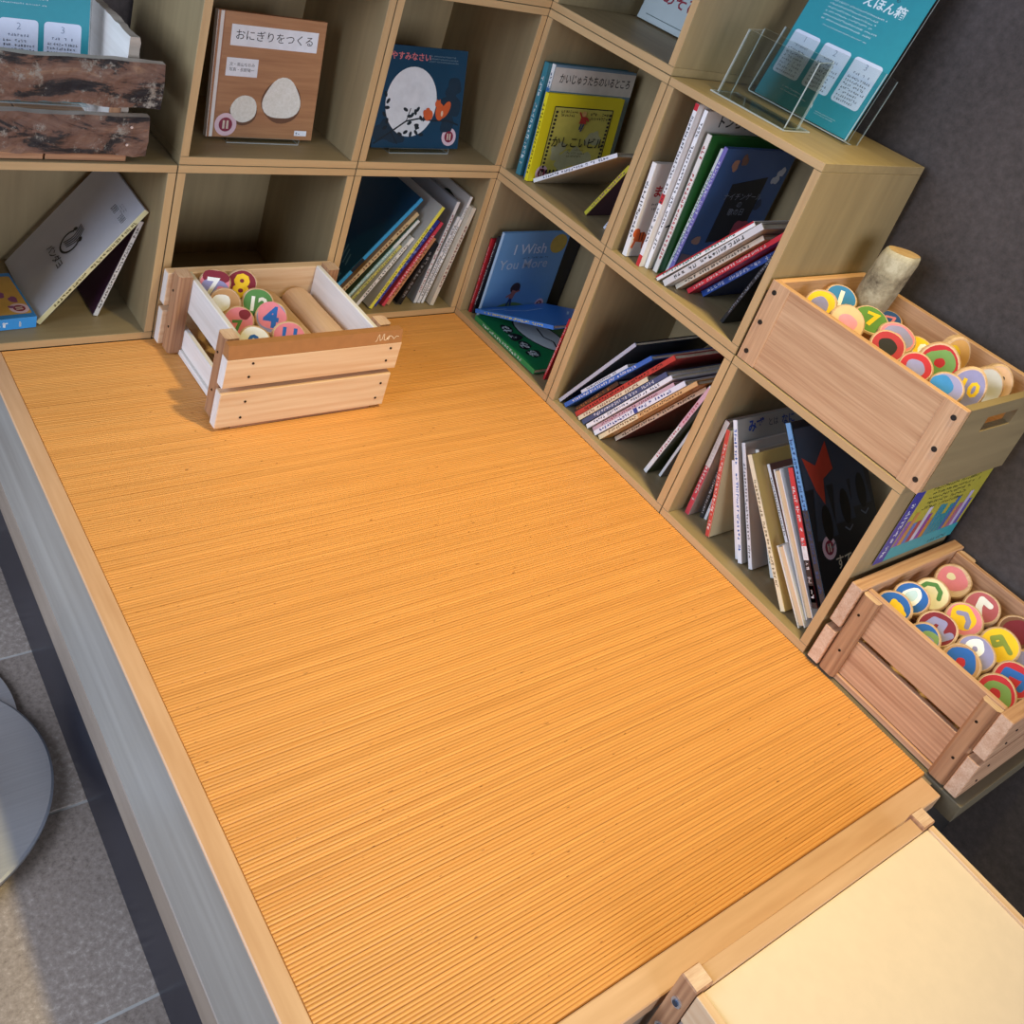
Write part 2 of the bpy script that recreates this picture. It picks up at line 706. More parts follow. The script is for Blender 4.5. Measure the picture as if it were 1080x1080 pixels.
# ------------------------------------------------------------------ platform
PX0, PX1, PY0 = -0.973, -0.012, -1.304
plat = tag(empty('platform', (PX0, PY0, FZ)), 'low raised wooden platform floor with oak nosing and dark kickboard', 'platform')
inv = Matrix.Translation((-PX0, -PY0, -FZ))
bx('deck', (PX0 + 0.02, PY0 + 0.02, FZ), (WX - 0.002, WY - 0.002, -0.006), STRIP['Y'], plat, 0, inv)
bx('nosing_board', (PX0, PY0, -0.005), (-0.945, -0.0005, 0.0), OAK['Y'], plat, 0.0015, inv)
bx('end_board', (-0.9445, PY0, -0.028), (PX1, -1.2705, 0.0), OAK['X'], plat, 0.0015, inv)
bx('fascia_board', (PX0 + 0.001, PY0 + 0.004, -0.158), (PX0 + 0.02, WY - 0.003, -0.0053), FASC['Y'], plat, 0.0015, inv)
bx('lower_strip', (PX0 + 0.0005, PY0 + 0.004, -0.206), (PX0 + 0.02, WY - 0.003, -0.1585), STRIP['Y'], plat, 0.0015, inv)
bx('kickboard', (PX0 + 0.006, PY0 + 0.006, FZ), (PX0 + 0.02, WY - 0.003, -0.2065), paint('#1b1d28', 0.28, 0.1, 12), plat, 0.001, inv)
bx('end_fascia', (PX0 + 0.021, PY0 + 0.003, -0.206), (PX1 - 0.001, PY0 + 0.0195, -0.0285), STRIP['X'], plat, 0.0015, inv)
bx('end_kickboard', (PX0 + 0.021, PY0 + 0.008, FZ), (PX1 - 0.004, PY0 + 0.0195, -0.2065), paint('#1b1d28', 0.28, 0.1, 12), plat, 0.001, inv)
bx('shelf_ledge', (0.0004, -1.330, -0.034), (WX - 0.003, -0.30, -0.0005), wood('ledge_olive', '#5d5340', '#766a52', 'X', 12, 14, 0.5), plat, 0.001, inv)
bx('ledge_dark_void', (PX1 + 0.03, -1.29, FZ), (WX - 0.003, -0.30, -0.0345), paint('#1d1917', 0.6), plat, 0, inv)  # near-black block stands in for the shaded void below the ledge

# ------------------------------------------------------------------ bamboo mat: one object per slat
mat_o = tag(empty('bamboo_mat', (-0.4725, -0.635, 0.0)), 'orange bamboo slat mat covering the raised play floor', 'mat')
bx('backing_cloth', (-0.4715, -0.6345, -0.0055), (0.4715, 0.634, -0.0025), paint('#b07434', 0.9), mat_o)
SM = slat_mat()
prof = [(-0.00206, -0.0024), (-0.00200, -0.0009), (-0.0012, -0.00016), (0.0, 0.0), (0.0012, -0.00016), (0.00200, -0.0009), (0.00206, -0.0024)]
b = MB()
n = len(prof)
LX = 0.4723
b.add([(-LX, y, z) for y, z in prof] + [(LX, y, z) for y, z in prof],
      [(i, n + i, n + i + 1, i + 1) for i in range(n - 1)] + [tuple(range(n)), tuple(reversed(range(n, 2 * n)))], SM)
first = b.build('slat', mat_o, 0, False)
pitch = 0.00424
ns = 299
for i in range(ns):
    s = first if i == 0 else bpy.data.objects.new('slat', first.data)
    if i:
        COL.objects.link(s)
        s.parent = mat_o
    s.location = (random.uniform(-.0001, .0001), 0.634 - pitch * (i + 0.5) + random.uniform(-.00012, .00012), random.uniform(-.0003, .0001))
    s.rotation_euler = (random.uniform(-.07, .07), 0, random.uniform(-.0002, .0002))

# ------------------------------------------------------------------ cube shelves
W, H, D, T = 0.345, 0.345, 0.288, 0.015
G = 0.0008
cube_count = {}


def cube_shelf(side, k, row, label):
    """side 'back': opening faces -Y, k counts leftwards; side 'right': opening faces -X, k counts towards the viewer"""
    if side == 'back':
        root = empty('cube_shelf', M=Matrix.Translation((-W * (k + 0.5), 0, row * H)))
    else:
        root = empty('cube_shelf', M=frame((0, -W * (k + 0.5), row * H), (0, -1, 0), (1, 0, 0)))
    # local: x across, y depth (0 front .. D), z up
    h = W / 2 - G
    dz = 0.0004
    for nm, lo, hi, ax in (('bottom_panel', (-h, 0, dz), (h, D, T), 'X'), ('top_panel', (-h, 0, H - T), (h, D, H - 0.0006), 'X'),
                           ('side_panel', (-h, 0, T + 0.0002), (-h + T, D, H - T - 0.0002), 'Z'), ('side_panel', (h - T, 0, T + 0.0002), (h, D, H - T - 0.0002), 'Z'),
                           ('back_panel', (-h + T, D - 0.008, T), (h - T, D - 0.003, H - T), 'Z')):
        mb = MB().box(lo, hi, LAM[ax])
        if nm != 'back_panel':
            # edge banding on the front rim
            e = 0.0006
            o = mb.build(nm, root, 0.0006)
            MB().box((lo[0] + 0.0006, -e, lo[2] + 0.0006), (hi[0] - 0.0006, 0.0004, hi[2] - 0.0006), EDGE[ax]).build('edge_band', o)
        else:
            mb.build(nm, root)
    return tag(root, label, 'shelf', 'stacked wooden cube shelves')


cube_shelf('back', 0, 0, 'wooden cube shelf in the corner packed with a row of leaning thin books')
cube_shelf('back', 1, 0, 'empty dark wooden cube shelf behind the pale log crate')
cube_shelf('back', 2, 0, 'wooden cube shelf holding the tilted white book and a blue box book')
cube_shelf('back', 0, 1, 'wooden cube shelf displaying the blue moon book')
cube_shelf('back', 1, 1, 'wooden cube shelf displaying the rice ball book')
cube_shelf('back', 0, 2, 'wooden cube shelf stacked above the blue moon book, mostly cut off')
cube_shelf('right', 0, 0, 'wooden cube shelf in the corner with blue and green books lying inside')
cube_shelf('right', 1, 0, 'wooden cube shelf with a big fan of steeply slanting books at floor level')
cube_shelf('right', 2, 0, 'wooden cube shelf under the ash wood box, with a poster on its end')
cube_shelf('right', 0, 1, 'wooden cube shelf holding the bright yellow picture book')
cube_shelf('right', 1, 1, 'wooden cube shelf under the teal sign, with white and slanting books')
cube_shelf('right', 0, 2, 'topmost right wooden cube shelf holding the pale book with red letters')

# ------------------------------------------------------------------ slatted crates
def slab(mb, lo, hi, mat):
    mb.box(lo, hi, mat)


def capped(name, lo, hi, mat, parent):
    b = MB().box(lo, hi, mat)
    k = b.m(ENDPALE if mat is CEDAR['X'] else ENDGRAIN)
    b.mi[3] = b.mi[5] = k
    return b.build(name, parent, 0.0012)


def wooden_crate(M, L, Dp, pal, label, wane=False, inset=0.032, sz=((0.012, 0.052), (0.088, 0.155)), post=(.030, .025), group=None):
    """end planks run along x and stick out past the posts; side planks run along y between the posts"""
    endm, sidem, postm, rimm = pal
    r = empty('wooden_crate', M=M)
    hx, hy = L / 2, Dp / 2
    th = 0.020
    pw, pd = post
    sx = hx - inset            # outer face of the side planks
    for sgn in (-1, 1):
        y0, y1 = sorted((sgn * hy, sgn * (hy - th)))
        capped('end_plank', (-hx, y0, 0.006), (hx - 0.004, y1, 0.076), endm, r)
        top = 0.166
        if wane and sgn < 0:
            # upper plank with a slanted bark edge along its top
            p = MB()
            z0, zb = 0.087, 0.142
            v = [(-hx, y0, z0), (hx, y0, z0), (hx, y1, z0), (-hx, y1, z0), (-hx, y0, zb), (hx, y0, zb), (hx, y1, zb), (-hx, y1, zb)]
            p.add(v, [(0, 3, 2, 1), (4, 5, 6, 7), (0, 1, 5, 4), (2, 3, 7, 6)], endm)
            p.add(v, [(1, 2, 6, 5), (3, 0, 4, 7)], ENDPALE)
            pl = p.build('end_plank', r, 0.001)
            w = MB()
            ya = y0 + 0.0055
            v = [(-hx + .001, y0 + .0003, zb), (hx - .001, y0 + .0003, zb), (hx - .001, y1, zb), (-hx + .001, y1, zb), (-hx + .001, ya, top), (hx - .001, ya, top), (hx - .001, y1, top), (-hx + .001, y1, top)]
            w.add(v, [(0, 3, 2, 1), (4, 5, 6, 7), (0, 1, 5, 4), (1, 2, 6, 5), (2, 3, 7, 6), (3, 0, 4, 7)], rimm)
            wo = w.build('bark_edge', pl)
            wo['label'] = 'darker brown bark edge along the top of the front plank'
            # scribbled pale marking at the right end of that edge
            fr = frame((hx - 0.055, (y0 + ya) / 2 + 0.0001, (zb + top) / 2), (1, 0, 0), (0, ya - y0, top - zb))
            P = Print(fr)
            q = [(-.002, -.006), (.001, -.005), (.004, .004), (.006, .007), (.007, .001), (.008, -.005), (.012, -.002), (.014, .006), (.016, .007), (.016, -.004), (.020, -.005),
                 (.023, .000), (.027, .003), (.025, -.004), (.022, -.003), (.029, .003), (.034, .000), (.036, -.004), (.039, -.001), (.042, .001), (.047, .0)]
            P.many(stroke(q, 0.0011), paint('#ead2b0', .7))
            P.build('scribbled_mark', wo)
        else:
            capped('end_plank', (-hx, y0, 0.087), (hx, y1, top if not wane else .152), endm, r)
        # screws
        yy = sgn * (hy + 0.0002)
        for xx in (-hx + 0.045, hx - 0.022):
            for zz in (0.024, 0.056, 0.106, 0.132):
                lo = (xx + (0.003 if zz in (.056, .132) else 0) - .002, min(yy, yy - sgn * .003), zz - .002)
                o = MB()
                o.prism(el(0, 0, 0.0022, n=8), 0, 0.0012, SCREW)
                o.build('screw', r, M=frame((lo[0], sgn * hy, zz), (-sgn, 0, 0), (0, 0, 1)))
    for sgn in (-1, 1):
        x0, x1 = sorted((sgn * sx, sgn * (sx - 0.010)))
        for z0, z1 in sz:
            bx('side_plank', (x0, -hy + th + .0003, z0), (x1, hy - th - .0003, z1), sidem, r, 0.0015)
        e0, e1 = sorted((sgn * (sx + .004), sgn * (sx - 0.0115)))
        bx('base_rail', (e0, -hy + th + .0003, 0.0), (e1, hy - th - .0003, 0.0105), sidem, r, 0.001)
        for yc in (-hy + th + pw / 2 + (.012 if wane else .001), hy - th - pw / 2 - .001):
            p0, p1 = sorted((sgn * (sx + 0.0002), sgn * (sx + pd)))
            a_, b_ = pw / 2, (pd - .0002) / 2
            o = MB().prism([(-a_, -b_), (a_, -b_), (a_, b_ - .004), (a_ - .004, b_), (-a_ + .004, b_), (-a_, b_ - .004)], 0, 0.157, postm, None, ENDGRAIN)
            ang = math.radians(90 if sgn < 0 else -90)
            post = o.build('post', r, 0.0008, M=Matrix.Translation(((p0 + p1) / 2, yc, 0.004)) @ Matrix.Rotation(ang, 4, 'Z'))
            for zz in (0.05, 0.122):
                MB().prism(el(0, 0, 0.0022, n=8), 0, 0.0011, SCREW).build('screw', post, M=frame((0.002 * (1 if zz > .1 else -1), b_, zz), (-1, 0, 0), (0, 0, 1)))
    bm_ = speckle('pressed_board', ('#a07a52', '#c9a57a', '#dcc096'), 60, .8, .1, 8, .3)
    nb = 3
    for i in range(nb):
        w_ = (L - 0.096) / nb
        x0 = -hx + 0.048 + i * w_
        bx('bottom_board', (x0 + .001, -hy + th + .0005, 0.0015), (x0 + w_ - .001, hy - th - .0005, 0.0095), bm_, r, 0.0008)
    for k in (-1, 1):
        bx('runner', (-hx + .03, min(k * (hy - .003), k * (hy - th + .001)), 0.0), (hx - .03, max(k * (hy - .003), k * (hy - th + .001)), 0.0055), DCEDAR['X'], r, 0.0005)
    return tag(r, label, 'crate', group)


MA = Matrix.Translation((-0.5235, -0.1475, 0.0008)) @ Matrix.Rotation(0.006, 4, 'Z')
wooden_crate(MA, 0.332, 0.278, (CEDAR['X'], WCEDAR['Y'], DCEDAR['Z'], paint('#a5703f', .7)),
             'pale cedar crate on the mat at the back with two bare logs inside', wane=True)
MBc = Matrix.Translation((0.1515, -1.1800, 0.0008))
wooden_crate(MBc, 0.312, 0.276, (RCEDAR['X'], RCEDAR['Y'], DCEDAR['Z'], DCEDAR['X']),
             'reddish cedar crate at the right edge of the platform, filled with painted log slices', inset=0.017, sz=((0.011, 0.080), (0.089, 0.164)), post=(.028, .0135))

# ------------------------------------------------------------------ ash wood box on the low shelf
BZ = H + 0.0008
BXL, BXR, BY0, BY1, BH = 0.0005, 0.262, -1.052, -0.6935, 0.146
r = tag(empty('storage_box', (BXL, BY0, BZ)), 'ash wood box with black screws on top of the low cube shelf', 'box')
inv = Matrix.Translation((-BXL, -BY0, -BZ))
bx('front_panel', (BXL + 0.0015, BY0 + 0.0005, BZ), (BXL + 0.013, BY1 - 0.0005, BZ + BH), ASH['Y'], r, 0.001, inv)
for y0, y1 in ((BY0, BY0 + 0.036), (BY1 - 0.036, BY1)):
    st = bx('corner_strip', (BXL, y0, BZ - 0.0), (BXL + 0.0014, y1, BZ + BH + 0.0003), ASH['Z'], r, 0.0003, inv)
    for zz in (0.018, 0.073, 0.128):
        MB().prism(el(0, 0, 0.0042, n=14), 0, 0.0012, BLACK).build('screw', st, M=frame((-0.0, (y0 + y1) / 2 - BY0 + (-.006 if y0 == BY0 else .006), zz), (0, -1, 0), (0, 0, 1)))
bx('back_panel', (BXR - 0.012, BY0 + 0.0125, BZ), (BXR, BY1 - 0.0125, BZ + BH), ASH['Y'], r, 0.001, inv)
bx('end_panel', (BXL + 0.0135, BY1 - 0.012, BZ), (BXR, BY1, BZ + BH), ASH['X'], r, 0.001, inv)
bx('bottom_panel', (BXL + 0.0135, BY0 + 0.0125, BZ), (BXR - 0.0125, BY1 - 0.0125, BZ + 0.008), ASH['Y'], r, 0.0, inv)
# end panel with a hand slot: eight boxes around a hole, as one mesh
xs = [BXL + 0.0135, 0.082, 0.176, BXR]
zs = [BZ, BZ + 0.098, BZ + 0.124, BZ + BH]
hm = MB()
vs, fs = [], []
y0, y1 = BY0, BY0 + 0.012
idx = {}
for i, x in enumerate(xs):
    for j, z in enumerate(zs):
        for k, y in enumerate((y0, y1)):
            idx[i, j, k] = len(vs)
            vs.append((x, y, z))
for i in range(3):
    for j in range(3):
        if (i, j) == (1, 1):
            continue
        fs.append((idx[i, j, 0], idx[i + 1, j, 0], idx[i + 1, j + 1, 0], idx[i, j + 1, 0]))
        fs.append((idx[i, j, 1], idx[i, j + 1, 1], idx[i + 1, j + 1, 1], idx[i + 1, j, 1]))
for i in range(3):
    fs.append((idx[i, 0, 0], idx[i, 0, 1], idx[i + 1, 0, 1], idx[i + 1, 0, 0]))
    fs.append((idx[i, 3, 0], idx[i + 1, 3, 0], idx[i + 1, 3, 1], idx[i, 3, 1]))
    fs.append((idx[0, i, 0], idx[0, i + 1, 0], idx[0, i + 1, 1], idx[0, i, 1]))
    fs.append((idx[3, i, 0], idx[3, i, 1], idx[3, i + 1, 1], idx[3, i + 1, 0]))
fs += [(idx[1, 1, 0], idx[2, 1, 0], idx[2, 1, 1], idx[1, 1, 1]), (idx[1, 2, 0], idx[1, 2, 1], idx[2, 2, 1], idx[2, 2, 0]),
       (idx[1, 1, 0], idx[1, 1, 1], idx[1, 2, 1], idx[1, 2, 0]), (idx[2, 1, 0], idx[2, 2, 0], idx[2, 2, 1], idx[2, 1, 1])]
hm.add(vs, fs, LAM['X'])
e = hm.build('end_panel', r, 0, M=inv)
e['label'] = 'end panel with a hand slot'


# ------------------------------------------------------------------ log slices with painted faces
def log_slice(c, nrm, rad, thick, draws, label, group, seed=0, up=(0, 0, 1), sy=1.0, bare=None):
    """c is the centre of the painted face"""
    nv = Vector(nrm).normalized()
    u = Vector(up)
    u = (u - nv * u.dot(nv)).normalized()
    rt = u.cross(nv)
    M = frame(c, rt, u)
    root = empty('painted_log_slice', M=M)
    loop = blob(0, 0, rad, seed, 0.03, 26, sy)
    b = MB()
    n = len(loop)
    br = 0.0022
    inner = [(x * (1 - br / rad), y * (1 - br / rad)) for x, y in loop]
    vs = [(x, y, -thick) for x, y in loop] + [(x, y, -br) for x, y in loop] + [(x, y, 0) for x, y in inner]
    fs = [tuple(reversed(range(n)))]
    for k in (0, 1):
        fs += [(k * n + i, k * n + (i + 1) % n, (k + 1) * n + (i + 1) % n, (k + 1) * n + i) for i in range(n)]
    b.add(vs, fs, SLICE)
    b.add([(x, y, 0) for x, y in inner], [tuple(range(n))], ENDGRAIN)
    b.build('slice_body', root)
    P = Print(Matrix.Identity(4))
    for d in draws:
        k = d[0]
        if k == 'base':      # painted ground following the outline
            f = d[2]
            P.s([(x * f, y * f) for x, y in inner], paint(d[1], .75))
        elif k == 'blob':
            P.s(blob(d[2] * rad, d[3] * rad, d[4] * rad, seed + 3, 0.10, 20, d[5] if len(d) > 5 else 1), paint(d[1], .75))
        elif k == 'line':
            P.many(stroke([(x * rad, y * rad) for x, y in d[3]], d[2] * rad) + [el(x * rad, y * rad, d[2] * rad / 2, n=10) for x, y in d[3]], paint(d[1], .75))
        elif k == 'text':
            P.text(d[2], d[3] * rad, d[4] * rad, d[5] * rad, paint(d[1], .75), 'CENTER', 2, 0.035, d[6] if len(d) > 6 else 0)
    if P.f:
        P.build('painted_face', root)
    return tag(root, label, 'log slice', group)


PK, LV, RD, MR, YL, GN, BL, WH, CR, TN, DB = '#dd7f8c', '#8f8cb4', '#b8202f', '#7d1a2c', '#eec21c', '#4f8446', '#1b5fae', '#ecebe6', '#e7dcb4', '#b78a5c', '#1d4d86'
log_slice((-0.6190, -0.0645, 0.1477), (-0.35, -0.85, 0.45), 0.0278, 0.014, [('base', PK, .97), ('blob', MR, 0, .45, .8, .6), ('blob', LV, 0, -.25, .82, .75), ('text', WH, '7', -.15, -.2, 1.5), ('blob', PK, .4, -.3, .25)], 'log slice painted lavender with a white seven, back left in the pale crate', 'painted log slices in the pale cedar crate', 1, (0, 0, 1), 1.0)
log_slice((-0.5699, -0.0677, 0.1460), (-0.35, -0.85, 0.45), 0.0288, 0.014, [('base', MR, .95), ('text', YL, '8', 0, -.15, 2.0)], 'log slice with a fat yellow eight on maroon paint in the pale crate', 'painted log slices in the pale cedar crate', 2, (0, 0, 1), 1.0)
log_slice((-0.6141, -0.1045, 0.1341), (-0.3, -0.66, 0.69), 0.0278, 0.014, [('base', TN, .95), ('blob', WH, -.25, -.05, .62, .85)], 'unpainted tan log slice with a white patch in the pale crate', 'painted log slices in the pale cedar crate', 3, (0, 0, 1), 1.0)
log_slice((-0.5555, -0.1122, 0.1342), (-0.3, -0.66, 0.69), 0.0288, 0.014, [('base', GN, .95), ('text', WH, '12', 0, -.15, 1.25)], 'green log slice with a white twelve in the pale crate', 'painted log slices in the pale cedar crate', 4, (0, 0, 1), 1.0)
log_slice((-0.6071, -0.1512, 0.1236), (-0.3, -0.66, 0.69), 0.0278, 0.014, [('base', PK, .97), ('text', GN, '7', -.05, -.4, 1.2, .15), ('blob', MR, .3, .5, .34)], 'pink log slice with green figure and red blossom in the pale crate', 'painted log slices in the pale cedar crate', 5, (0, 0, 1), 1.0)
log_slice((-0.5488, -0.1564, 0.1304), (-0.3, -0.66, 0.69), 0.0293, 0.014, [('base', LV, .96), ('blob', PK, 0, .1, .85), ('text', BL, '4', -.02, -.05, 1.75)], 'pink and lavender log slice with a big blue four in the pale crate', 'painted log slices in the pale cedar crate', 6, (0, 0, 1), 1.0)
log_slice((-0.6104, -0.2214, 0.1300), (-0.3, -0.66, 0.69), 0.0274, 0.014, [('base', WH, .96), ('text', BL, '9', -.05, -.2, 1.4)], 'white log slice with a blue nine behind the front plank of the pale crate', 'painted log slices in the pale cedar crate', 7, (0, 0, 1), 1.0)
log_slice((-0.5455, -0.2205, 0.1300), (-0.3, -0.66, 0.69), 0.0298, 0.014, [('base', PK, .95), ('text', BL, '11', 0, .05, 1.25)], 'pink log slice with a blue eleven behind the front plank of the pale crate', 'painted log slices in the pale cedar crate', 8, (0, 0, 1), 1.0)
log_slice((0.0546, -1.0935, 0.1430), (-0.66, -0.1, 0.74), 0.0276, 0.016, [('base', BL, .93), ('line', YL, .34, [(-.45, -.2), (.2, .25), (.25, -.55)]), ('blob', YL, .1, -.15, .38)], 'blue log slice with yellow triangle at the left of the reddish crate', 'painted log slices in the reddish crate', 11, (-0.25, 0.55, 0.6), 1.0)
log_slice((0.0951, -1.0961, 0.1516), (-0.66, -0.1, 0.74), 0.0276, 0.016, [('base', BL, .93), ('blob', WH, .0, .05, .66, .7), ('blob', '#bcd6dc', .05, .1, .4, .7)], 'blue log slice with a broad white patch in the reddish crate', 'painted log slices in the reddish crate', 12, (-0.25, 0.55, 0.6), 1.0)
log_slice((0.1523, -1.1014, 0.1460), (-0.66, -0.1, 0.74), 0.0281, 0.016, [('base', CR, .95), ('line', GN, .24, [(-.35, .55), (.1, .62), (.5, .35), (.5, -.1), (.2, -.4)])], 'cream log slice with a green curved figure in the reddish crate', 'painted log slices in the reddish crate', 13, (-0.25, 0.55, 0.6), 1.0)
log_slice((0.2357, -1.0947, 0.1421), (-0.66, -0.1, 0.74), 0.0294, 0.016, [('blob', PK, .05, .1, .74), ('blob', CR, .05, .25, .22)], 'tan log slice with pink spot in the far corner of the reddish crate', 'painted log slices in the reddish crate', 14, (-0.25, 0.55, 0.6), 1.0)
log_slice((0.0489, -1.1543, 0.1412), (-0.66, -0.1, 0.74), 0.0248, 0.016, [('base', BL, .93), ('blob', '#7d9a5c', .05, -.2, .7, .8), ('blob', LV, .0, -.3, .4), ('blob', GN, 0, -.3, .2)], 'blue and green ringed log slice near the front of the reddish crate', 'painted log slices in the reddish crate', 15, (-0.25, 0.55, 0.6), 1.0)
log_slice((0.0815, -1.1538, 0.1477), (-0.66, -0.1, 0.74), 0.0294, 0.016, [('base', MR, .95), ('line', LV, .34, [(-.35, .35), (.15, .45), (.45, .1), (.1, -.1), (-.1, -.5), (.4, -.55)])], 'dark red log slice with a lavender figure five in the reddish crate', 'painted log slices in the reddish crate', 16, (-0.25, 0.55, 0.6), 1.0)
log_slice((0.1536, -1.1596, 0.1480), (-0.66, -0.1, 0.74), 0.0285, 0.016, [('base', PK, .95), ('blob', YL, 0, .1, .68), ('line', LV, .26, [(-.05, .42), (.25, .2), (.15, -.2), (-.1, -.42)])], 'pink log slice with a yellow patch and lavender stroke in the reddish crate', 'painted log slices in the reddish crate', 17, (-0.25, 0.55, 0.6), 1.0)
log_slice((0.2237, -1.1545, 0.1438), (-0.66, -0.1, 0.74), 0.0285, 0.016, [('base', '#b55a62', .93), ('line', WH, .34, [(-.45, -.45), (-.1, .1), (.3, .4), (.45, -.1)])], 'dull red log slice with a white figure by the far side of the reddish crate', 'painted log slices in the reddish crate', 18, (-0.25, 0.55, 0.6), 1.0)
log_slice((0.0604, -1.2099, 0.1439), (-0.66, -0.1, 0.74), 0.0285, 0.016, [('base', TN, .96), ('blob', BL, 0, 0, .78), ('blob', RD, .0, .0, .24)], 'blue log slice with red centre dot and tan rim in the reddish crate', 'painted log slices in the reddish crate', 19, (-0.25, 0.55, 0.6), 1.0)
log_slice((0.0954, -1.2112, 0.1504), (-0.66, -0.1, 0.74), 0.0285, 0.016, [('base', LV, .95), ('blob', WH, .1, .25, .55, .8), ('blob', LV, .1, .2, .14), ('line', WH, .3, [(-.2, .0), (-.35, -.6)])], 'lavender log slice with a white looped figure in the reddish crate', 'painted log slices in the reddish crate', 20, (-0.25, 0.55, 0.6), 1.0)
log_slice((0.1552, -1.2190, 0.1520), (-0.66, -0.1, 0.74), 0.0294, 0.016, [('base', YL, .95), ('line', '#86953a', .26, [(.3, .35), (-.1, .45), (-.2, .1), (.2, .05), (.3, .3), (.25, -.5)])], 'yellow log slice with a green nine in the reddish crate', 'painted log slices in the reddish crate', 21, (-0.25, 0.55, 0.6), 1.0)
log_slice((0.2393, -1.2110, 0.1401), (-0.66, -0.1, 0.74), 0.0285, 0.016, [('base', '#7a5038', .95), ('blob', MR, .05, 0, .72)], 'brown log slice with dark red paint in the reddish crate', 'painted log slices in the reddish crate', 22, (-0.25, 0.55, 0.6), 1.0)
log_slice((0.0624, -1.2682, 0.1429), (-0.66, -0.1, 0.74), 0.0285, 0.016, [('base', RD, .95), ('blob', '#75964f', 0, -.1, .68), ('blob', RD, -.05, .0, .26)], 'red log slice with green ring and red dot in the reddish crate', 'painted log slices in the reddish crate', 23, (-0.25, 0.55, 0.6), 1.0)
log_slice((0.1076, -1.2682, 0.1503), (-0.66, -0.1, 0.74), 0.0285, 0.016, [('base', RD, .95), ('line', BL, .4, [(-.5, .2), (.0, .5), (.4, .0)]), ('line', BL, .3, [(.0, -.5), (.5, -.3)])], 'red log slice with broad blue strokes in the reddish crate', 'painted log slices in the reddish crate', 24, (-0.25, 0.55, 0.6), 1.0)
log_slice((0.1717, -1.2568, 0.1390), (-0.66, -0.1, 0.74), 0.0276, 0.016, [('base', LV, .95)], 'plain lavender log slice cut off by the right picture edge', 'painted log slices in the reddish crate', 25, (-0.25, 0.55, 0.6), 1.0)
log_slice((0.0609, -0.7524, 0.4780), (-0.75, -0.2, 0.6), 0.0259, 0.013, [('base', YL, .93), ('blob', LV, 0, -.1, .55)], 'yellow log slice with a lavender middle at the left end of the ash box', 'painted log slices in the ash wood box', 31, (0.3, 0.2, 0.9), 1.0)
log_slice((0.1425, -0.7375, 0.4740), (-0.45, -0.35, 0.82), 0.0278, 0.013, [('base', '#2f7fb8', .94), ('text', WH, '1', 0, -.1, 1.5)], 'blue log slice with a white one beside the grey branch', 'painted log slices in the ash wood box', 32, (0.3, 0.2, 0.9), 1.0)
log_slice((0.0478, -0.8145, 0.4840), (-0.5, -0.5, 0.7), 0.0288, 0.013, [('base', '#dcb083', .96), ('blob', '#e88a94', 0, -.05, .5)], 'peach log slice with a pink blot in the ash box', 'painted log slices in the ash wood box', 33, (0.3, 0.2, 0.9), 1.0)
log_slice((0.1306, -0.8071, 0.4760), (-0.35, -0.25, 0.9), 0.0307, 0.013, [('base', '#5a8a3c', .94), ('text', YL, '7', .05, 0, 1.3)], 'green log slice with a yellow seven in the ash box', 'painted log slices in the ash wood box', 34, (0.3, 0.2, 0.9), 1.0)
log_slice((0.2147, -0.7963, 0.4620), (-0.4, -0.2, 0.9), 0.0221, 0.013, [('base', DB, .95), ('line', PK, .2, [(-.3, .2), (.3, .35), (.2, -.3), (-.2, -.4)])], 'small dark blue log slice with pink lines at the back of the ash box', 'painted log slices in the ash wood box', 35, (0.3, 0.2, 0.9), 1.0)
log_slice((0.1164, -0.8648, 0.4812), (-0.45, -0.3, 0.85), 0.0298, 0.013, [('base', PK, .95), ('blob', LV, 0, 0, .75), ('blob', PK, -.05, -.1, .35)], 'pink log slice with a lavender ring in the ash box', 'painted log slices in the ash wood box', 36, (0.3, 0.2, 0.9), 1.0)
log_slice((0.0499, -0.8877, 0.4860), (-0.6, -0.35, 0.72), 0.0274, 0.013, [('base', '#a8242f', .95), ('blob', '#120b0c', 0, 0, .5), ('blob', MR, .0, -.55, .25, .6)], 'dark red log slice with a black centre in the ash box', 'painted log slices in the ash wood box', 37, (0.3, 0.2, 0.9), 1.0)
log_slice((0.1447, -0.8918, 0.4703), (-0.45, -0.3, 0.85), 0.0288, 0.013, [('base', YL, .95), ('text', WH, '10', -.05, .1, 1.2), ('blob', '#8d8a84', .6, .3, .2)], 'yellow log slice with a white ten in the ash box', 'painted log slices in the ash wood box', 38, (0.3, 0.2, 0.9), 1.0)
log_slice((0.0468, -0.9407, 0.4850), (-0.7, -0.3, 0.65), 0.025, 0.013, [('base', RD, .95), ('blob', LV, -.0, -.1, .56)], 'red log slice with a lavender centre by the front panel of the ash box', 'painted log slices in the ash wood box', 39, (0.3, 0.2, 0.9), 1.0)
log_slice((0.1106, -0.9438, 0.4800), (-0.75, -0.45, 0.5), 0.0317, 0.013, [('base', RD, .93), ('blob', '#6f9a58', 0, .15, .72), ('blob', RD, 0, .2, .24)], 'tall log slice with red ground and a green nine in the ash box', 'painted log slices in the ash wood box', 40, (0.3, 0.2, 0.9), 1.25)
log_slice((0.1866, -0.9305, 0.4785), (-0.5, -0.85, 0.25), 0.0259, 0.013, [('base', '#d9a55c', .95), ('blob', YL, -.3, .2, .5), ('blob', PK, .1, -.1, .35)], 'yellow and peach log slice standing on edge by the rear panel of the ash box', 'painted log slices in the ash wood box', 41, (0.3, 0.2, 0.9), 1.35)
log_slice((0.0431, -0.9954, 0.4860), (-0.75, -0.3, 0.6), 0.025, 0.013, [('base', LV, .94), ('blob', '#2f7fb8', -.3, .1, .6)], 'log slice half blue and half lavender in the ash box', 'painted log slices in the ash wood box', 42, (0.3, 0.2, 0.9), 1.0)
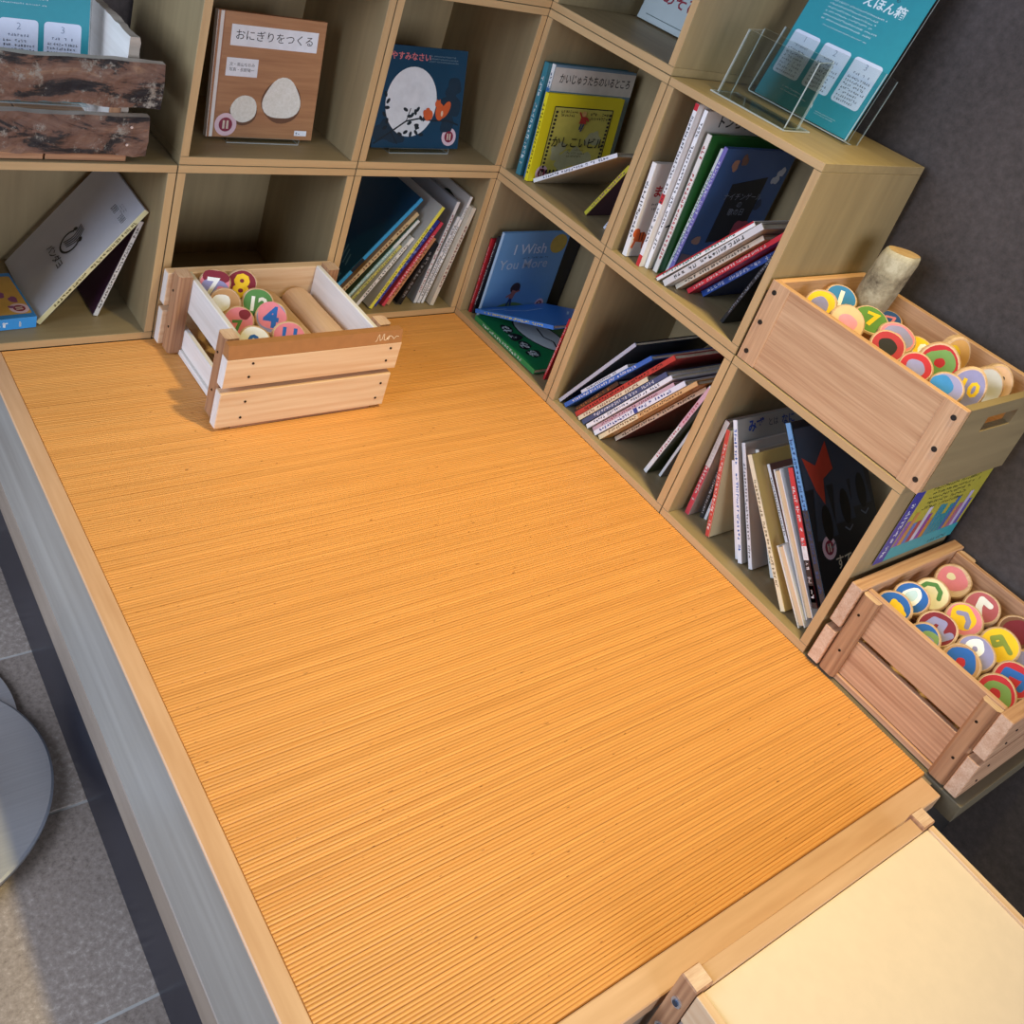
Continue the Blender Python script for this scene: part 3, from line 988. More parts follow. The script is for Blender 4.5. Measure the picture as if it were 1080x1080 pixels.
log_slice((0.0899, -1.0044, 0.4840), (-0.8, -0.5, 0.35), 0.0259, 0.013, [('base', LV, .94), ('text', YL, '10', 0, .05, 1.2)], 'tall lavender log slice with a yellow ten in the ash box', 'painted log slices in the ash wood box', 43, (0.3, 0.2, 0.9), 1.35)
log_slice((0.1566, -1.0032, 0.4770), (-0.75, -0.55, 0.35), 0.025, 0.013, [('base', '#c9c6c0', .95)], 'pale grey log slice behind the peach faced one in the ash box', 'painted log slices in the ash wood box', 44, (0.3, 0.2, 0.9), 1.3)
log_slice((0.1804, -1.0052, 0.4790), (-0.7, -0.62, 0.35), 0.0259, 0.013, [('base', '#dcb28a', .95), ('blob', '#e08a84', 0, -.1, .55), ('blob', '#1a1512', -.22, .5, .1, 1.6), ('blob', '#1a1512', .22, .5, .1, 1.6), ('blob', '#5a1a1c', .1, -.55, .09, 2)], 'peach log slice with two painted dots at the near end of the ash box', 'painted log slices in the ash wood box', 45, (0.3, 0.2, 0.9), 1.3)

# two bare logs lying in the pale crate
for (p0, p1, rr, lab) in (((-0.5010, -0.036, 0.086), (-0.4960, -0.262, 0.086), 0.0272, 'bare debarked log lying in the pale crate, left of the two'),
                          ((-0.4405, -0.036, 0.088), (-0.4365, -0.262, 0.088), 0.0306, 'bare debarked log lying in the pale crate, right of the two')):
    a, c_ = Vector(p0), Vector(p1)
    d = (a - c_)
    M = frame(a, (1, 0, 0), Vector((0, 0, 1)))
    nv = d.normalized()
    rt = Vector((1, 0, 0))
    rt = (rt - nv * rt.dot(nv)).normalized()
    M = frame(a, rt, nv.cross(rt))
    L_ = d.length
    root = empty('bare_log', M=M)
    b = MB()
    loop = blob(0, 0, rr, int(rr * 1000), 0.05, 24)
    n = len(loop)
    zs_ = [-L_, -L_ + .004, -L_ * .6, -L_ * .3, -.02, -.006, 0]
    sc_ = [.93, 1, 1.02, .98, 1.0, .95, .82]
    vs = [(x * s_, y * s_, z) for z, s_ in zip(zs_, sc_) for x, y in loop]
    fs = [(k * n + i, k * n + (i + 1) % n, (k + 1) * n + (i + 1) % n, (k + 1) * n + i) for k in range(len(zs_) - 1) for i in range(n)]
    b.add(vs, fs, wood('bare_log_wood', '#c39a78', '#dcb998', 'Z', 24, 20, .6, .15, 0))
    b.add([(x * sc_[0], y * sc_[0], -L_) for x, y in loop], [tuple(reversed(range(n)))], ENDGRAIN)
    b.add([(x * sc_[-1], y * sc_[-1], 0) for x, y in loop], [tuple(range(n))], ENDGRAIN)
    b.build('log_body', root, 0, False)
    tag(root, lab, 'log')

# tall grey branch piece leaning in the ash box
a, c_ = Vector((0.205, -0.744, BZ + 0.0145)), Vector((0.212, -0.764, 0.572))
nv = (c_ - a).normalized()
rt = Vector((0, -1, 0))
rt = (rt - nv * rt.dot(nv)).normalized()
root = empty('branch_piece', M=frame(a, rt, nv.cross(rt)))
L_ = (c_ - a).length
b = MB()
loop = blob(0, 0, 0.031, 5, 0.10, 26)
n = len(loop)
zs_ = [0, .01, .06, .11, .15, L_ - .012, L_ - .003, L_]
sc_ = [.95, 1, 1.06, 1.0, 1.03, 1.0, .93, .86]
vs = [(x * s_ + .001 * math.sin(z * 30), y * s_, z + (0.005 * x / .031 if k >= 5 else 0)) for k, (z, s_) in enumerate(zip(zs_, sc_)) for x, y in loop]
fs = [(k * n + i, k * n + (i + 1) % n, (k + 1) * n + (i + 1) % n, (k + 1) * n + i) for k in range(len(zs_) - 1) for i in range(n)]
b.add(vs, fs + [tuple(reversed(range(n)))], speckle('grey_branch', ('#5a4c3a', '#a39678', '#c9bea0', '#8f7f62'), 26, .85, .3, 9, .45))
b.build('bark_body', root, 0, True)
b = MB()
b.add([(x * .86 + .001 * math.sin(L_ * 30), y * .86, L_ + 0.005 * x / .031 + .0002) for x, y in loop], [tuple(range(n))], wood('cut_end', '#b99368', '#d8b98e', 'Z', 40, 2))
b.build('cut_end', root)
tag(root, 'thick grey branch piece standing in the ash wood box by the wall', 'log')


# ------------------------------------------------------------------ live-edge bark crate on the back shelf
def bark_slab(x0, x1, y, z0, z1, th, seed, parent, name='bark_slab', wav=0.006, along='x', mat=BARK):
    nx, nz = 40, 10
    b = MB()
    vs, fs = [], []
    for j in range(nz + 1):
        for i in range(nx + 1):
            u, v = i / nx, j / nz
            x = x0 + (x1 - x0) * u
            eb = wav * (noise.noise((x * 14, seed, 0)) + .4 * noise.noise((x * 45, seed, 2)))
            et = 0.35 * wav * (noise.noise((x * 14, seed + 5, 0)) + .4 * noise.noise((x * 45, seed, 7)))
            z = (z0 + eb) * (1 - v) + (z1 + et) * v
            bulge = 0.004 * (1 - (2 * v - 1) ** 2) + 0.004 * noise.noise((x * 22, z * 50, seed)) + .002 * noise.noise((x * 70, z * 130, seed))
            vs.append((x, y - bulge, z) if along == 'x' else (y + bulge, x, z))
    for j in range(nz):
        for i in range(nx):
            a = j * (nx + 1) + i
            q = (a, a + 1, a + nx + 2, a + nx + 1)
            fs.append(q if along == 'x' else tuple(q))
    b.add(vs, fs, mat)
    # sawn back and rims
    o = len(vs)
    back = []
    for p in vs:
        back.append((p[0], y + th, p[2]) if along == 'x' else (y - th, p[1], p[2]))
    fb = [tuple(reversed(f)) for f in fs]
    b.add(back, fb, WCEDAR['X' if along == 'x' else 'Y'])
    rim = [i for i in range(nx + 1)] + [j * (nx + 1) + nx for j in range(1, nz + 1)] + [nz * (nx + 1) + i for i in range(nx - 1, -1, -1)] + [j * (nx + 1) for j in range(nz - 1, 0, -1)]
    m_ = len(rim)
    b.add([vs[i] for i in rim] + [back[i] for i in rim], [(i, m_ + i, m_ + (i + 1) % m_, (i + 1) % m_) for i in range(m_)], wood('sawn_rim', '#a59685', '#c9bcab', 'X', 18, 12))
    return b.build(name, parent)


bc = tag(empty('bark_crate', (-0.90, 0.02, H)), 'rustic crate of bark covered slabs on the back shelf, with a teal sign inside', 'crate')
iv = Matrix.Translation((0.90, -0.02, -H))
for o in (bark_slab(-1.030, -0.737, -0.006, 0.443, 0.516, 0.016, 3.3, bc), bark_slab(-1.030, -0.747, 0.002, 0.358, 0.4235, 0.016, 8.1, bc)):
    o.matrix_local = iv
for o in (bark_slab(0.024, 0.262, -0.772, 0.446, 0.545, 0.014, 5.2, bc, 'side_slab', .012, 'y'), bark_slab(0.024, 0.262, -0.775, 0.358, 0.4345, 0.014, 6.7, bc, 'side_slab', .004, 'y')):
    o.matrix_local = iv
for lo, hi in (((-1.030, 0.006, H + .0008), (-0.9035, 0.268, H + .0125)), ((-0.9005, 0.006, H + .0008), (-0.776, 0.268, H + .0125))):
    bx('bottom_board', lo, hi, DCEDAR['X'], bc, 0.001, iv)
for x0, x1, nm in ((-0.806, -0.788, 'corner_post'), (-1.024, -1.006, 'corner_post')):
    bx(nm, (x0, 0.0195, H + .013), (x1, 0.0235, 0.508), DCEDAR['Z'], bc, 0.0008, iv)
    bx(nm, (x0, 0.2625, H + .013), (x1, 0.267, 0.508), DCEDAR['Z'], bc, 0.0008, iv)
for xx, zz in ((-0.778, .410), (-0.782, .380)):
    MB().prism(el(0, 0, .0022, n=8), 0, .0013, STEEL).build('screw', bc, M=iv @ frame((xx, -0.0055, zz), (1, 0, 0), (0, 0, 1)))

# ------------------------------------------------------------------ teal A4 signs in clear holders
TEAL, CARD, INK = paint('#2395a1', .5, .03), paint('#dfe5f4', .5, .02), paint('#333a48', .6)


def teal_sign(M, label, holder_label, pocket, holder_name='sign_holder'):
    """M: frame at the lower left corner of the sheet, x right, y up, z to the viewer"""
    Wd, Hd = 0.208, 0.292
    r = empty('teal_sign', M=M)
    MB().box((0, 0, -0.0006), (Wd, Hd, 0), TEAL).build('sheet', r)
    P = Print(Matrix.Identity(4))
    wht = paint('#e4f0f2', .5)
    for i, x in enumerate((0.008, 0.0745, 0.1395)):
        P.s(rrc(x, 0.046, 0.0565, 0.079, 0.006), CARD, 0.0002)
        P.text(str(i + 1), x + 0.028, 0.1135, 0.015, paint('#8795ad', .6), bold=-0.012)
        P.marks(x + 0.012, 0.0985, 0.034, 0.0055, paint('#66718a', .6), 1, 40 + i, .8)
        P.marks(x + 0.005, 0.0500, 0.047, 0.0465, INK, 7, 50 + i, .62)
    P.build('step_cards', r)['label'] = 'three pale numbered cards with small print'
    P = Print(Matrix.Identity(4))
    P.text('えほん箱', 0.136, 0.209, 0.021, wht, bold=0.02)
    P.text('KI', 0.081, 0.2165, 0.020, wht, bold=0.02)
    P.text('心', 0.152, 0.226, 0.007, INK, bold=0.01)
    P.marks(0.040, 0.156, 0.118, 0.040, wht, 6, 70, .5)
    P.marks(0.050, 0.147, 0.105, 0.0045, wht, 1, 71, .5)
    P.marks(0.045, 0.030, 0.060, 0.0045, wht, 1, 72, .55)
    P.marks(0.045, 0.024, 0.066, 0.0045, wht, 1, 73, .55)
    P.marks(0.128, 0.0145, 0.045, 0.007, wht, 2, 74, .5)
    P.s([(0.111, 0.030), (0.118, 0.026), (0.119, 0.019), (0.113, 0.024)], wht)
    P.build('white_lettering', r)
    tag(r, label, 'sign')
    h = empty(holder_name, M=M)
    ac = clear_acrylic()
    pane('back_sheet', (-0.003, 0.0, -0.0045), (Wd + 0.003, Hd + 0.004, -0.0022), h)
    if pocket:
        pane('front_pocket', (-0.004, -0.0015, 0.010), (Wd + 0.004, 0.118, 0.0122), h)
        pane('side_wall', (Wd + 0.0042, -0.0015, -0.03), (Wd + 0.0062, 0.118, 0.0122), h)
        pane('side_wall', (-0.0062, -0.0015, -0.03), (-0.0042, 0.118, 0.0122), h)
        pane('bottom_lip', (-0.004, -0.0036, -0.03), (Wd + 0.004, -0.0016, 0.0122), h)
    else:
        pane('bottom_lip', (-0.003, -0.0026, -0.03), (Wd + 0.003, -0.0006, 0.012), h)
        pane('foot_sheet', (-0.003, -0.0385, -0.0045), (Wd + 0.003, -0.0027, -0.0022), h)
    tag(h, holder_label, 'sign holder')


a14 = math.radians(14)
teal_sign(frame((0.1655, -0.397, 2 * H + 0.0052), (0, -1, 0), (math.sin(a14), 0, math.cos(a14))),
          'teal notice sheet with three cards on top of the right shelf by the wall', 'clear acrylic pocket holder around the teal notice on the right shelf', True)
a8 = math.radians(9)
teal_sign(frame((-1.0205, 0.112, H + 0.0525), (1, 0, 0), (0, math.sin(a8), math.cos(a8))),
          'teal notice sheet standing inside the bark crate', 'clear acrylic stand behind the teal notice in the bark crate', False)

# clear empty leaflet holder in front of the right-hand sign
ac = clear_acrylic()
z0 = 2 * H + 0.0006
r = tag(empty('leaflet_holder', (0.05, -0.487, z0)), 'empty clear acrylic leaflet holder in front of the teal notice on the right shelf', 'leaflet holder')
yl, yr = 0.076, -0.076
s8 = math.tan(math.radians(8))


def tilt_pane(name, x0, th, z1, w):
    mb = MB()
    v = []
    for z in (0.0, z1):
        dx = z * s8
        v += [(x0 + dx, -w, z), (x0 + th + dx, -w, z), (x0 + th + dx, w, z), (x0 + dx, w, z)]
    mb.add(v, [(1, 2, 6, 5), (3, 0, 4, 7)], ac)
    mb.add(v, [(0, 3, 2, 1), (4, 5, 6, 7), (0, 1, 5, 4), (2, 3, 7, 6)], acrylic_edge())
    return mb.build(name, r)


tilt_pane('front_pane', 0.0, 0.0025, 0.112, 0.0745)
tilt_pane('back_pane', 0.034, 0.0025, 0.118, 0.0745)
pane('base', (-0.010, -0.084, 0.0), (0.060, 0.084, 0.0025), r)
for y in (-0.0772, 0.0748):
    mb = MB()
    p = [(0.0, 0.003), (0.037, 0.003), (0.037 + .112 * s8, 0.115), (0.112 * s8, 0.112)]
    v = [(x, y, z) for x, z in p] + [(x, y + .0024, z) for x, z in p]
    mb.add(v, [(0, 1, 2, 3), (7, 6, 5, 4)], ac)
    mb.add(v, [(0, 4, 5, 1), (1, 5, 6, 2), (2, 6, 7, 3), (3, 7, 4, 0)], acrylic_edge())
    mb.build('side_pane', r)

# ------------------------------------------------------------------ poster on the shelf end
M = frame((0.048, -1.0362, 0.178), (1, 0, 0), (0, 0, 1))
r = empty('book_poster', M=M)
PW, PH = 0.242, 0.152
MB().box((0, 0, -0.0003), (PW, PH, 0), paint('#b9ad3e', .45)).build('sheet', r)
P = Print(Matrix.Identity(4))
P.s(rc(0, 0, 0.030, PH), paint('#3c3f9a', .45), 0.0002)
P.marks(0.009, 0.012, 0.013, 0.134, paint('#e9ebf5', .5), 1, 3, vertical=True)
P.build('title_band', r)['label'] = 'blue band with white vertical lettering'
P = Print(Matrix.Identity(4))
P.marks(0.055, 0.098, 0.165, 0.050, paint('#2c2b22', .6), 5, 12, .62)
P.build('small_print', r)
P = Print(Matrix.Identity(4))
x = 0.034
cols = ['#8a5aa8', '#c78a4a', '#5a78b8', '#b04848', '#d0c8d8', '#8a3f98', '#c98436', '#3f8ba0', '#2f8a98', '#2f8a98', '#2f8a98', '#4d6aa8', '#c98b50', '#b06a8a', '#c8b8d8', '#6a5aa8']
for i, c in enumerate(cols):
    w_ = 0.0125
    P.s(rc(x, 0.028, w_ - .001, 0.052 + 0.016 * math.sin(i * 1.9) + .0005 * i), paint(c, .5), 0.0002)
    x += w_
P.s(rc(0.030, 0, PW - 0.030, 0.028), paint('#3aa0a8', .5), 0.0003)
P.marks(0.036, 0.016, 0.18, 0.009, paint('#dff2f2', .5), 1, 15, .7)
P.marks(0.16, 0.004, 0.07, 0.010, paint('#1c3c4a', .5), 1, 16, .8)
P.build('row_of_printed_spines', r)
tag(r, 'yellow, blue and teal poster about books stuck on the end of the low shelf', 'poster')

# ------------------------------------------------------------------ books
# key, shelf run, spine foot u, spine plane, z, lean angle, height, thickness, width, cover, spine, print colour, label
BOOKS = [
    ('B1L.panda', 'B', -0.8755, 0.0471, 0.0185, 0.9230, 0.271, 0.0100, 0.210, '#c9c8cc', '#d6cf9e', '#6b6338', 'large pale grey book with round black emblem tilted across the bottom left cube'),
    ('B1L.purple', 'B', -0.7731, 0.0616, 0.0169, 1.2611, 0.199, 0.0090, 0.170, '#3a1c33', '#d9d6d0', '#55514c', 'dark purple book with thin white spine leaning under the pale grey book'),
    ('B1R.navy', 'B', -0.3171, 0.0500, 0.0185, 0.9193, 0.300, 0.0100, 0.220, '#123c56', '#3d9fd0', None, 'large navy book with bright blue spine at the left end of the leaning corner row'),
    ('B1R.brown', 'B', -0.3029, 0.0400, 0.0188, 0.9197, 0.264, 0.0110, 0.200, '#8a6238', '#c9b083', '#7a3f28', 'brown book with beige spine next to the large navy book'),
    ('B1R.teal', 'B', -0.2807, 0.0340, 0.0178, 0.9542, 0.242, 0.0080, 0.200, '#3c4a35', '#9fc8c2', '#f0f0ea', 'thin book with pale teal and white spine beside the brown book'),
    ('B1R.yelgreen', 'B', -0.2694, 0.0300, 0.0175, 0.9626, 0.172, 0.0070, 0.200, '#b9b59c', '#c6bd63', '#3f6b3a', 'short thin book with yellowish spine and green letters in the leaning corner row'),
    ('B1R.white', 'B', -0.2478, 0.0260, 0.0179, 1.0195, 0.189, 0.0090, 0.200, '#b8b4a8', '#e4e0d6', '#34322e', 'white spined book just left of the yellow spined one in the corner row'),
    ('B1R.yellow', 'B', -0.2170, 0.0160, 0.0175, 1.1167, 0.264, 0.0090, 0.220, '#a8a49c', '#e3d94e', '#8a8428', 'tall grey book with a bright yellow spine in the leaning corner row'),
    ('B1R.blue', 'B', -0.2038, 0.0240, 0.0185, 1.0919, 0.227, 0.0130, 0.200, '#2a3480', '#2d3a94', '#8d9ad0', 'dark blue book just right of the yellow spined one in the corner row'),
    ('B1R.red', 'B', -0.1814, 0.0220, 0.0174, 1.1328, 0.219, 0.0090, 0.200, '#a93a44', '#cf4250', '#f0d8d8', 'thin red spined book between the dark blue and tan books in the corner row'),
    ('B1R.orange', 'B', -0.1690, 0.0260, 0.0181, 1.1297, 0.176, 0.0120, 0.170, '#9a6a48', '#c58a60', '#7a4a2c', 'short tan book to the left of the black one in the corner row'),
    ('B1R.black', 'B', -0.1396, 0.0240, 0.0179, 1.2143, 0.157, 0.0140, 0.160, '#22201f', '#1c1b1b', '#8d8a88', 'short black book with pale print in the middle of the corner row'),
    ('B1R.k', 'B', -0.0958, 0.0260, 0.0162, 1.4186, 0.249, 0.0090, 0.210, '#8e8f92', '#dedbd8', '#9a3038', 'tall grey book with white and red spine right of the short black book'),
    ('B1R.l', 'B', -0.0868, 0.0250, 0.0163, 1.3800, 0.215, 0.0080, 0.200, '#bdbab5', '#e2dfdc', '#3d3a38', 'white spined book pressed between the grey and the tree cover books'),
    ('B1R.m', 'B', -0.0777, 0.0240, 0.0161, 1.3846, 0.263, 0.0070, 0.220, '#b3ada4', '#eceae6', '#2c2a28', 'tall book with dotted white spine and a dark green tree on its cover'),
    ('B1R.n', 'B', -0.0599, 0.0120, 0.0163, 1.4179, 0.241, 0.0110, 0.220, '#c3b7a0', '#d8ccb6', '#8a4a42', 'pale map coloured book at the right end of the leaning corner row'),
    ('R2a.teal', 'R', -0.0441, 0.0120, 0.3611, 1.4877, 0.233, 0.0140, 0.235, '#2f6a74', '#3a7f8c', '#dfe8e8', 'thick teal spined book at the far left of the yellow book'),
    ('R2a.kai', 'R', -0.0591, 0.0206, 0.3610, 1.4767, 0.235, 0.0100, 0.230, '#6d8ca0', '#e8e6e0', '#3a5f8c', 'upright book with a white title band standing behind the yellow book'),
    ('R2a.yel', 'R', -0.0723, 0.0120, 0.3610, 1.4620, 0.182, 0.0100, 0.215, '#e2d21a', '#eadb22', '#6a6014', 'bright yellow picture book with black frame and title'),
    ('R2a.lying', 'R', -0.0797, 0.0258, 0.3641, 2.4899, 0.239, 0.0090, 0.200, '#c8b79a', '#ececee', '#3a3f4c', 'white spined book fallen slanting in front of the yellow book'),
    ('R2a.e', 'R', -0.2221, 0.0500, 0.3625, 2.0288, 0.147, 0.0090, 0.180, '#5a3a4c', '#c8bd3c', '#8a3f78', 'yellow and purple spined book leaning on the right wall of the yellow book cube'),
    ('R2a.f', 'R', -0.2813, 0.0500, 0.3617, 1.9665, 0.100, 0.0060, 0.180, '#cfcfd4', '#d9dbe4', '#4a4d58', 'small pale blue spined book at the right end of the yellow book cube'),
    ('R2b.ma', 'R', -0.3833, 0.0120, 0.3609, 1.5032, 0.181, 0.0110, 0.190, '#e9e2da', '#f3f1ee', '#3a3634', 'short white book with a red letter and orange animal on its cover'),
    ('R2b.b', 'R', -0.4212, 0.0123, 0.3606, 1.5380, 0.308, 0.0090, 0.220, '#e6e0da', '#f3f2f0', '#3a3a3c', 'tallest white spined book with red tips under the teal notice'),
    ('R2b.c', 'R', -0.4307, 0.0257, 0.3606, 1.5460, 0.302, 0.0090, 0.210, '#d9d4cc', '#f3f2f0', '#3c3c40', 'tall white book with black and grey title letters behind the green book'),
    ('R2b.green', 'R', -0.4452, 0.0350, 0.3606, 1.5594, 0.267, 0.0110, 0.200, '#2a6a2c', '#ede7dc', '#c23a34', 'green covered book with white and red spine under the teal notice'),
    ('R2b.e', 'R', -0.4551, 0.0550, 0.3606, 1.6060, 0.251, 0.0080, 0.200, '#b9b4ae', '#dfe4dc', '#3f7a4c', 'thin white spined book between the green and the blue books'),
    ('R2b.f', 'R', -0.4640, 0.0500, 0.3607, 1.6081, 0.258, 0.0090, 0.200, '#3c5f94', '#7a70b4', '#e0def0', 'blue picture book with a black title panel and purple spine'),
    ('R2b.g', 'R', -0.4727, 0.0120, 0.3632, 2.2145, 0.230, 0.0090, 0.220, '#e8e2d8', '#f2efec', '#3c8a6c', 'topmost slanting book with white and red spine in the cube under the teal notice'),
    ('R2b.h', 'R', -0.4911, 0.0120, 0.3640, 2.1995, 0.231, 0.0120, 0.210, '#b9b0a6', '#d8d5d2', '#4a4845', 'grey white slanting book second in the pile under the teal notice'),
    ('R2b.i', 'R', -0.5040, 0.0318, 0.3632, 2.2039, 0.205, 0.0090, 0.190, '#b99c7a', '#ddd2bd', '#4c3f32', 'beige spined slanting book above the bright red one'),
    ('R2b.j', 'R', -0.5209, 0.0459, 0.3631, 2.1821, 0.225, 0.0090, 0.200, '#b52433', '#d3333f', '#f2d9d2', 'bright red slanting book in the pile under the teal notice'),
    ('R2b.k', 'R', -0.5341, 0.0713, 0.3637, 2.1950, 0.197, 0.0110, 0.199, '#23407c', '#2d529c', '#c8d2e8', 'dark blue slanting book at the bottom of the pile under the teal notice'),
    ('R2b.l', 'R', -0.6183, 0.0332, 0.3613, 1.8142, 0.195, 0.0070, 0.220, '#1f2226', '#23272c', '#9a9da2', 'black book leaning on the right wall of the cube under the teal notice'),
    ('R1a.red', 'R', -0.0235, 0.0200, 0.0155, 1.5585, 0.183, 0.0060, 0.210, '#a8222c', '#b3252e', '#d8a8a8', 'thin red spined upright book at the far left in the corner cube'),
    ('R1a.bw', 'R', -0.0294, 0.0250, 0.0156, 1.5914, 0.194, 0.0060, 0.253, '#1c1e26', '#23252c', '#e2e2e2', 'black and white patterned upright book behind the light blue cover'),
    ('R1a.wish', 'R', -0.0431, 0.0300, 0.0155, 1.5595, 0.208, 0.0080, 0.195, '#6d9fcb', '#a9c6dc', None, 'upright light blue book with a small figure on a hill'),
    ('R1a.green', 'R', -0.0566, 0.0120, 0.0215, 3.1284, 0.219, 0.0120, 0.200, '#1f7a44', '#27864c', '#d9e8dc', 'green book lying flat on the floor of the corner cube'),
    ('R1a.blue', 'R', -0.0508, 0.0120, 0.0351, 2.7233, 0.254, 0.0090, 0.200, '#2f74c8', '#2f74c8', '#e8d84a', 'glossy blue book lying aslant on top of the green book'),
    ('R1a.red2', 'R', -0.2914, 0.0295, 0.0157, 1.6344, 0.153, 0.0060, 0.200, '#b3242c', '#c02a33', '#efd0c8', 'thin red book leaning on the right wall of the corner cube'),
    ('R1b.black', 'R', -0.3667, 0.0120, 0.0175, 2.0812, 0.245, 0.0080, 0.250, '#17181d', '#b4b8c4', None, 'large black book with grey edge at the back of the floor level fan'),
    ('R1b.blue', 'R', -0.3838, 0.0120, 0.0181, 2.1760, 0.259, 0.0090, 0.200, '#2c5ba6', '#3568b8', '#e6ecf6', 'blue spined slanting book just right of the large black book'),
    ('R1b.wh', 'R', -0.4056, 0.0180, 0.0651, 2.1693, 0.140, 0.0070, 0.160, '#dcdcdc', '#eceef0', '#3a3c44', 'small white spined book tucked above the blue one in the floor level fan'),
    ('R1b.dark', 'R', -0.4039, 0.0211, 0.0179, 2.1242, 0.139, 0.0090, 0.200, '#3b2e2c', '#4a352c', '#c87a3c', 'dark spined book with orange print in the floor level fan'),
    ('R1b.red', 'R', -0.4158, 0.0149, 0.0182, 2.1503, 0.290, 0.0100, 0.200, '#a83430', '#c2403a', '#5a1c1c', 'long red slanting book in the floor level fan'),
    ('R1b.beige', 'R', -0.4284, 0.0120, 0.0180, 2.1468, 0.207, 0.0090, 0.190, '#c9b58f', '#e6d9b8', '#8a4a34', 'beige spined book just below the long red one'),
    ('R1b.navy', 'R', -0.4413, 0.0120, 0.0182, 2.1430, 0.247, 0.0100, 0.200, '#3c4a66', '#46567a', '#e4e4ea', 'grey blue spined book with white bars in the floor level fan'),
    ('R1b.white', 'R', -0.4546, 0.0120, 0.0179, 2.1368, 0.248, 0.0090, 0.200, '#d2d2d4', '#f0f0f2', '#505560', 'plain white spined book in the middle of the floor level fan'),
    ('R1b.pink', 'R', -0.4651, 0.0195, 0.0177, 2.1470, 0.235, 0.0080, 0.200, '#c79a9c', '#ddb6ba', '#9a4048', 'pink spined book in the floor level fan'),
    ('R1b.wb', 'R', -0.4774, 0.0125, 0.0182, 2.1441, 0.258, 0.0100, 0.200, '#cfd2d8', '#ecedf2', '#2f4a94', 'white spined book with blue letters in the floor level fan'),
    ('R1b.or', 'R', -0.4909, 0.0140, 0.0179, 2.1379, 0.275, 0.0090, 0.200, '#c99048', '#dfb27a', '#7a4a22', 'orange and cream spined book in the floor level fan'),
    ('R1b.cr', 'R', -0.5034, 0.0471, 0.0179, 2.1338, 0.256, 0.0090, 0.200, '#7a2228', '#e6d6bc', '#3a2a28', 'dark red covered book with cream spine at the bottom of the fan'),
    ('R1b.grn', 'R', -0.6004, 0.0389, 0.0165, 1.7922, 0.237, 0.0090, 0.200, '#3c4a28', '#efeeea', '#c24a5c', 'dark green covered book with white and pink spine standing apart at the right'),
    ('R1b.m', 'R', -0.6194, 0.0613, 0.0160, 1.7314, 0.176, 0.0060, 0.200, '#9a948c', '#e3e1dc', None, 'thin pale book leaning between the dark green one and the cube wall'),
    ('R1c.a', 'R', -0.7201, 0.0346, 0.0157, 1.5349, 0.203, 0.0100, 0.200, '#b9aaa0', '#c9404c', '#e9e2dc', 'book with red and white spine at the left end of the lowest right cube'),
    ('R1c.b', 'R', -0.7370, 0.0559, 0.0158, 1.4752, 0.133, 0.0070, 0.200, '#2c2a28', '#35322f', '#c8c4c0', 'short thin black spined book beside the red and white one'),
    ('R1c.c', 'R', -0.7440, 0.0604, 0.0157, 1.5017, 0.126, 0.0060, 0.200, '#cfcac2', '#e0dedb', '#55524e', 'short thin white spined book before the bright red one in the lowest right cube'),
    ('R1c.red', 'R', -0.7805, 0.0260, 0.0167, 1.2975, 0.202, 0.0090, 0.200, '#d6c69c', '#cf4a40', '#f2ddd2', 'bright red spined book with cream page block in the lowest right cube'),
    ('R1c.e', 'R', -0.8443, 0.0370, 0.0173, 1.0207, 0.173, 0.0070, 0.200, '#e6e4e6', '#eeeef0', None, 'plain white thin book left of the grey titled book'),
    ('R1c.f', 'R', -0.8544, 0.0333, 0.0178, 1.0241, 0.249, 0.0090, 0.200, '#9a968e', '#f1f1f2', '#3a68b4', 'tall grey book with blue title letters in the lowest right cube'),
    ('R1c.g', 'R', -0.8721, 0.0422, 0.0177, 0.9964, 0.219, 0.0080, 0.200, '#b5aea4', '#e9e8e6', '#6d6a66', 'white spined book just right of the grey titled book'),
    ('R1c.h', 'R', -0.9019, 0.0669, 0.0179, 0.9208, 0.221, 0.0080, 0.180, '#a59c8c', '#e2e6dc', '#4c8a62', 'thin pale book with green letters in the lowest right cube'),
    ('R1c.i', 'R', -0.9661, 0.0177, 0.0186, 0.8055, 0.260, 0.0090, 0.180, '#d2b36a', '#ece0bd', '#8a7648', 'straw yellow covered book with cream spine in the lowest right cube'),
    ('R1c.j', 'R', -0.9025, 0.0500, 0.1021, 0.7759, 0.134, 0.0060, 0.120, '#7d5a50', '#f0efed', '#3a3836', 'small red brown book with black lettered white spine behind the yellow one'),
    ('R1c.k', 'R', -1.0053, 0.0180, 0.0206, 0.7502, 0.134, 0.0140, 0.170, '#ecebe8', '#ecebe8', None, 'short book turned with its beige page edges outward at the right front'),
    ('R1c.l', 'R', -1.0075, 0.0250, 0.0383, 0.7995, 0.245, 0.0140, 0.170, '#ecebe8', '#ecebe8', None, 'tall book turned with its beige page edges outward beside the black one'),
    ('R1c.m', 'R', -1.0036, 0.0280, 0.0601, 0.8531, 0.227, 0.0100, 0.180, '#2b2a2c', '#d03b40', '#f2e8e4', 'book with red, white and black spine beside the large black cover'),
    ('R1c.o', 'R', -1.0136, 0.0300, 0.0730, 0.8285, 0.296, 0.0100, 0.190, '#1f2126', '#6ba3d2', '#2c4a7a', 'large black cover book with blue spine top and a red axe shape'),
]
GROUPS = {'B1L': 'books in the bottom left cube', 'B1R': 'books leaning in the corner cube of the back shelf', 'R2a': 'books beside the yellow picture book',
          'R2b': 'books under the teal notice', 'R1a': 'books in the corner cube of the right shelf', 'R1b': 'fan of books at floor level', 'R1c': 'books in the lowest right cube'}
BK = {}


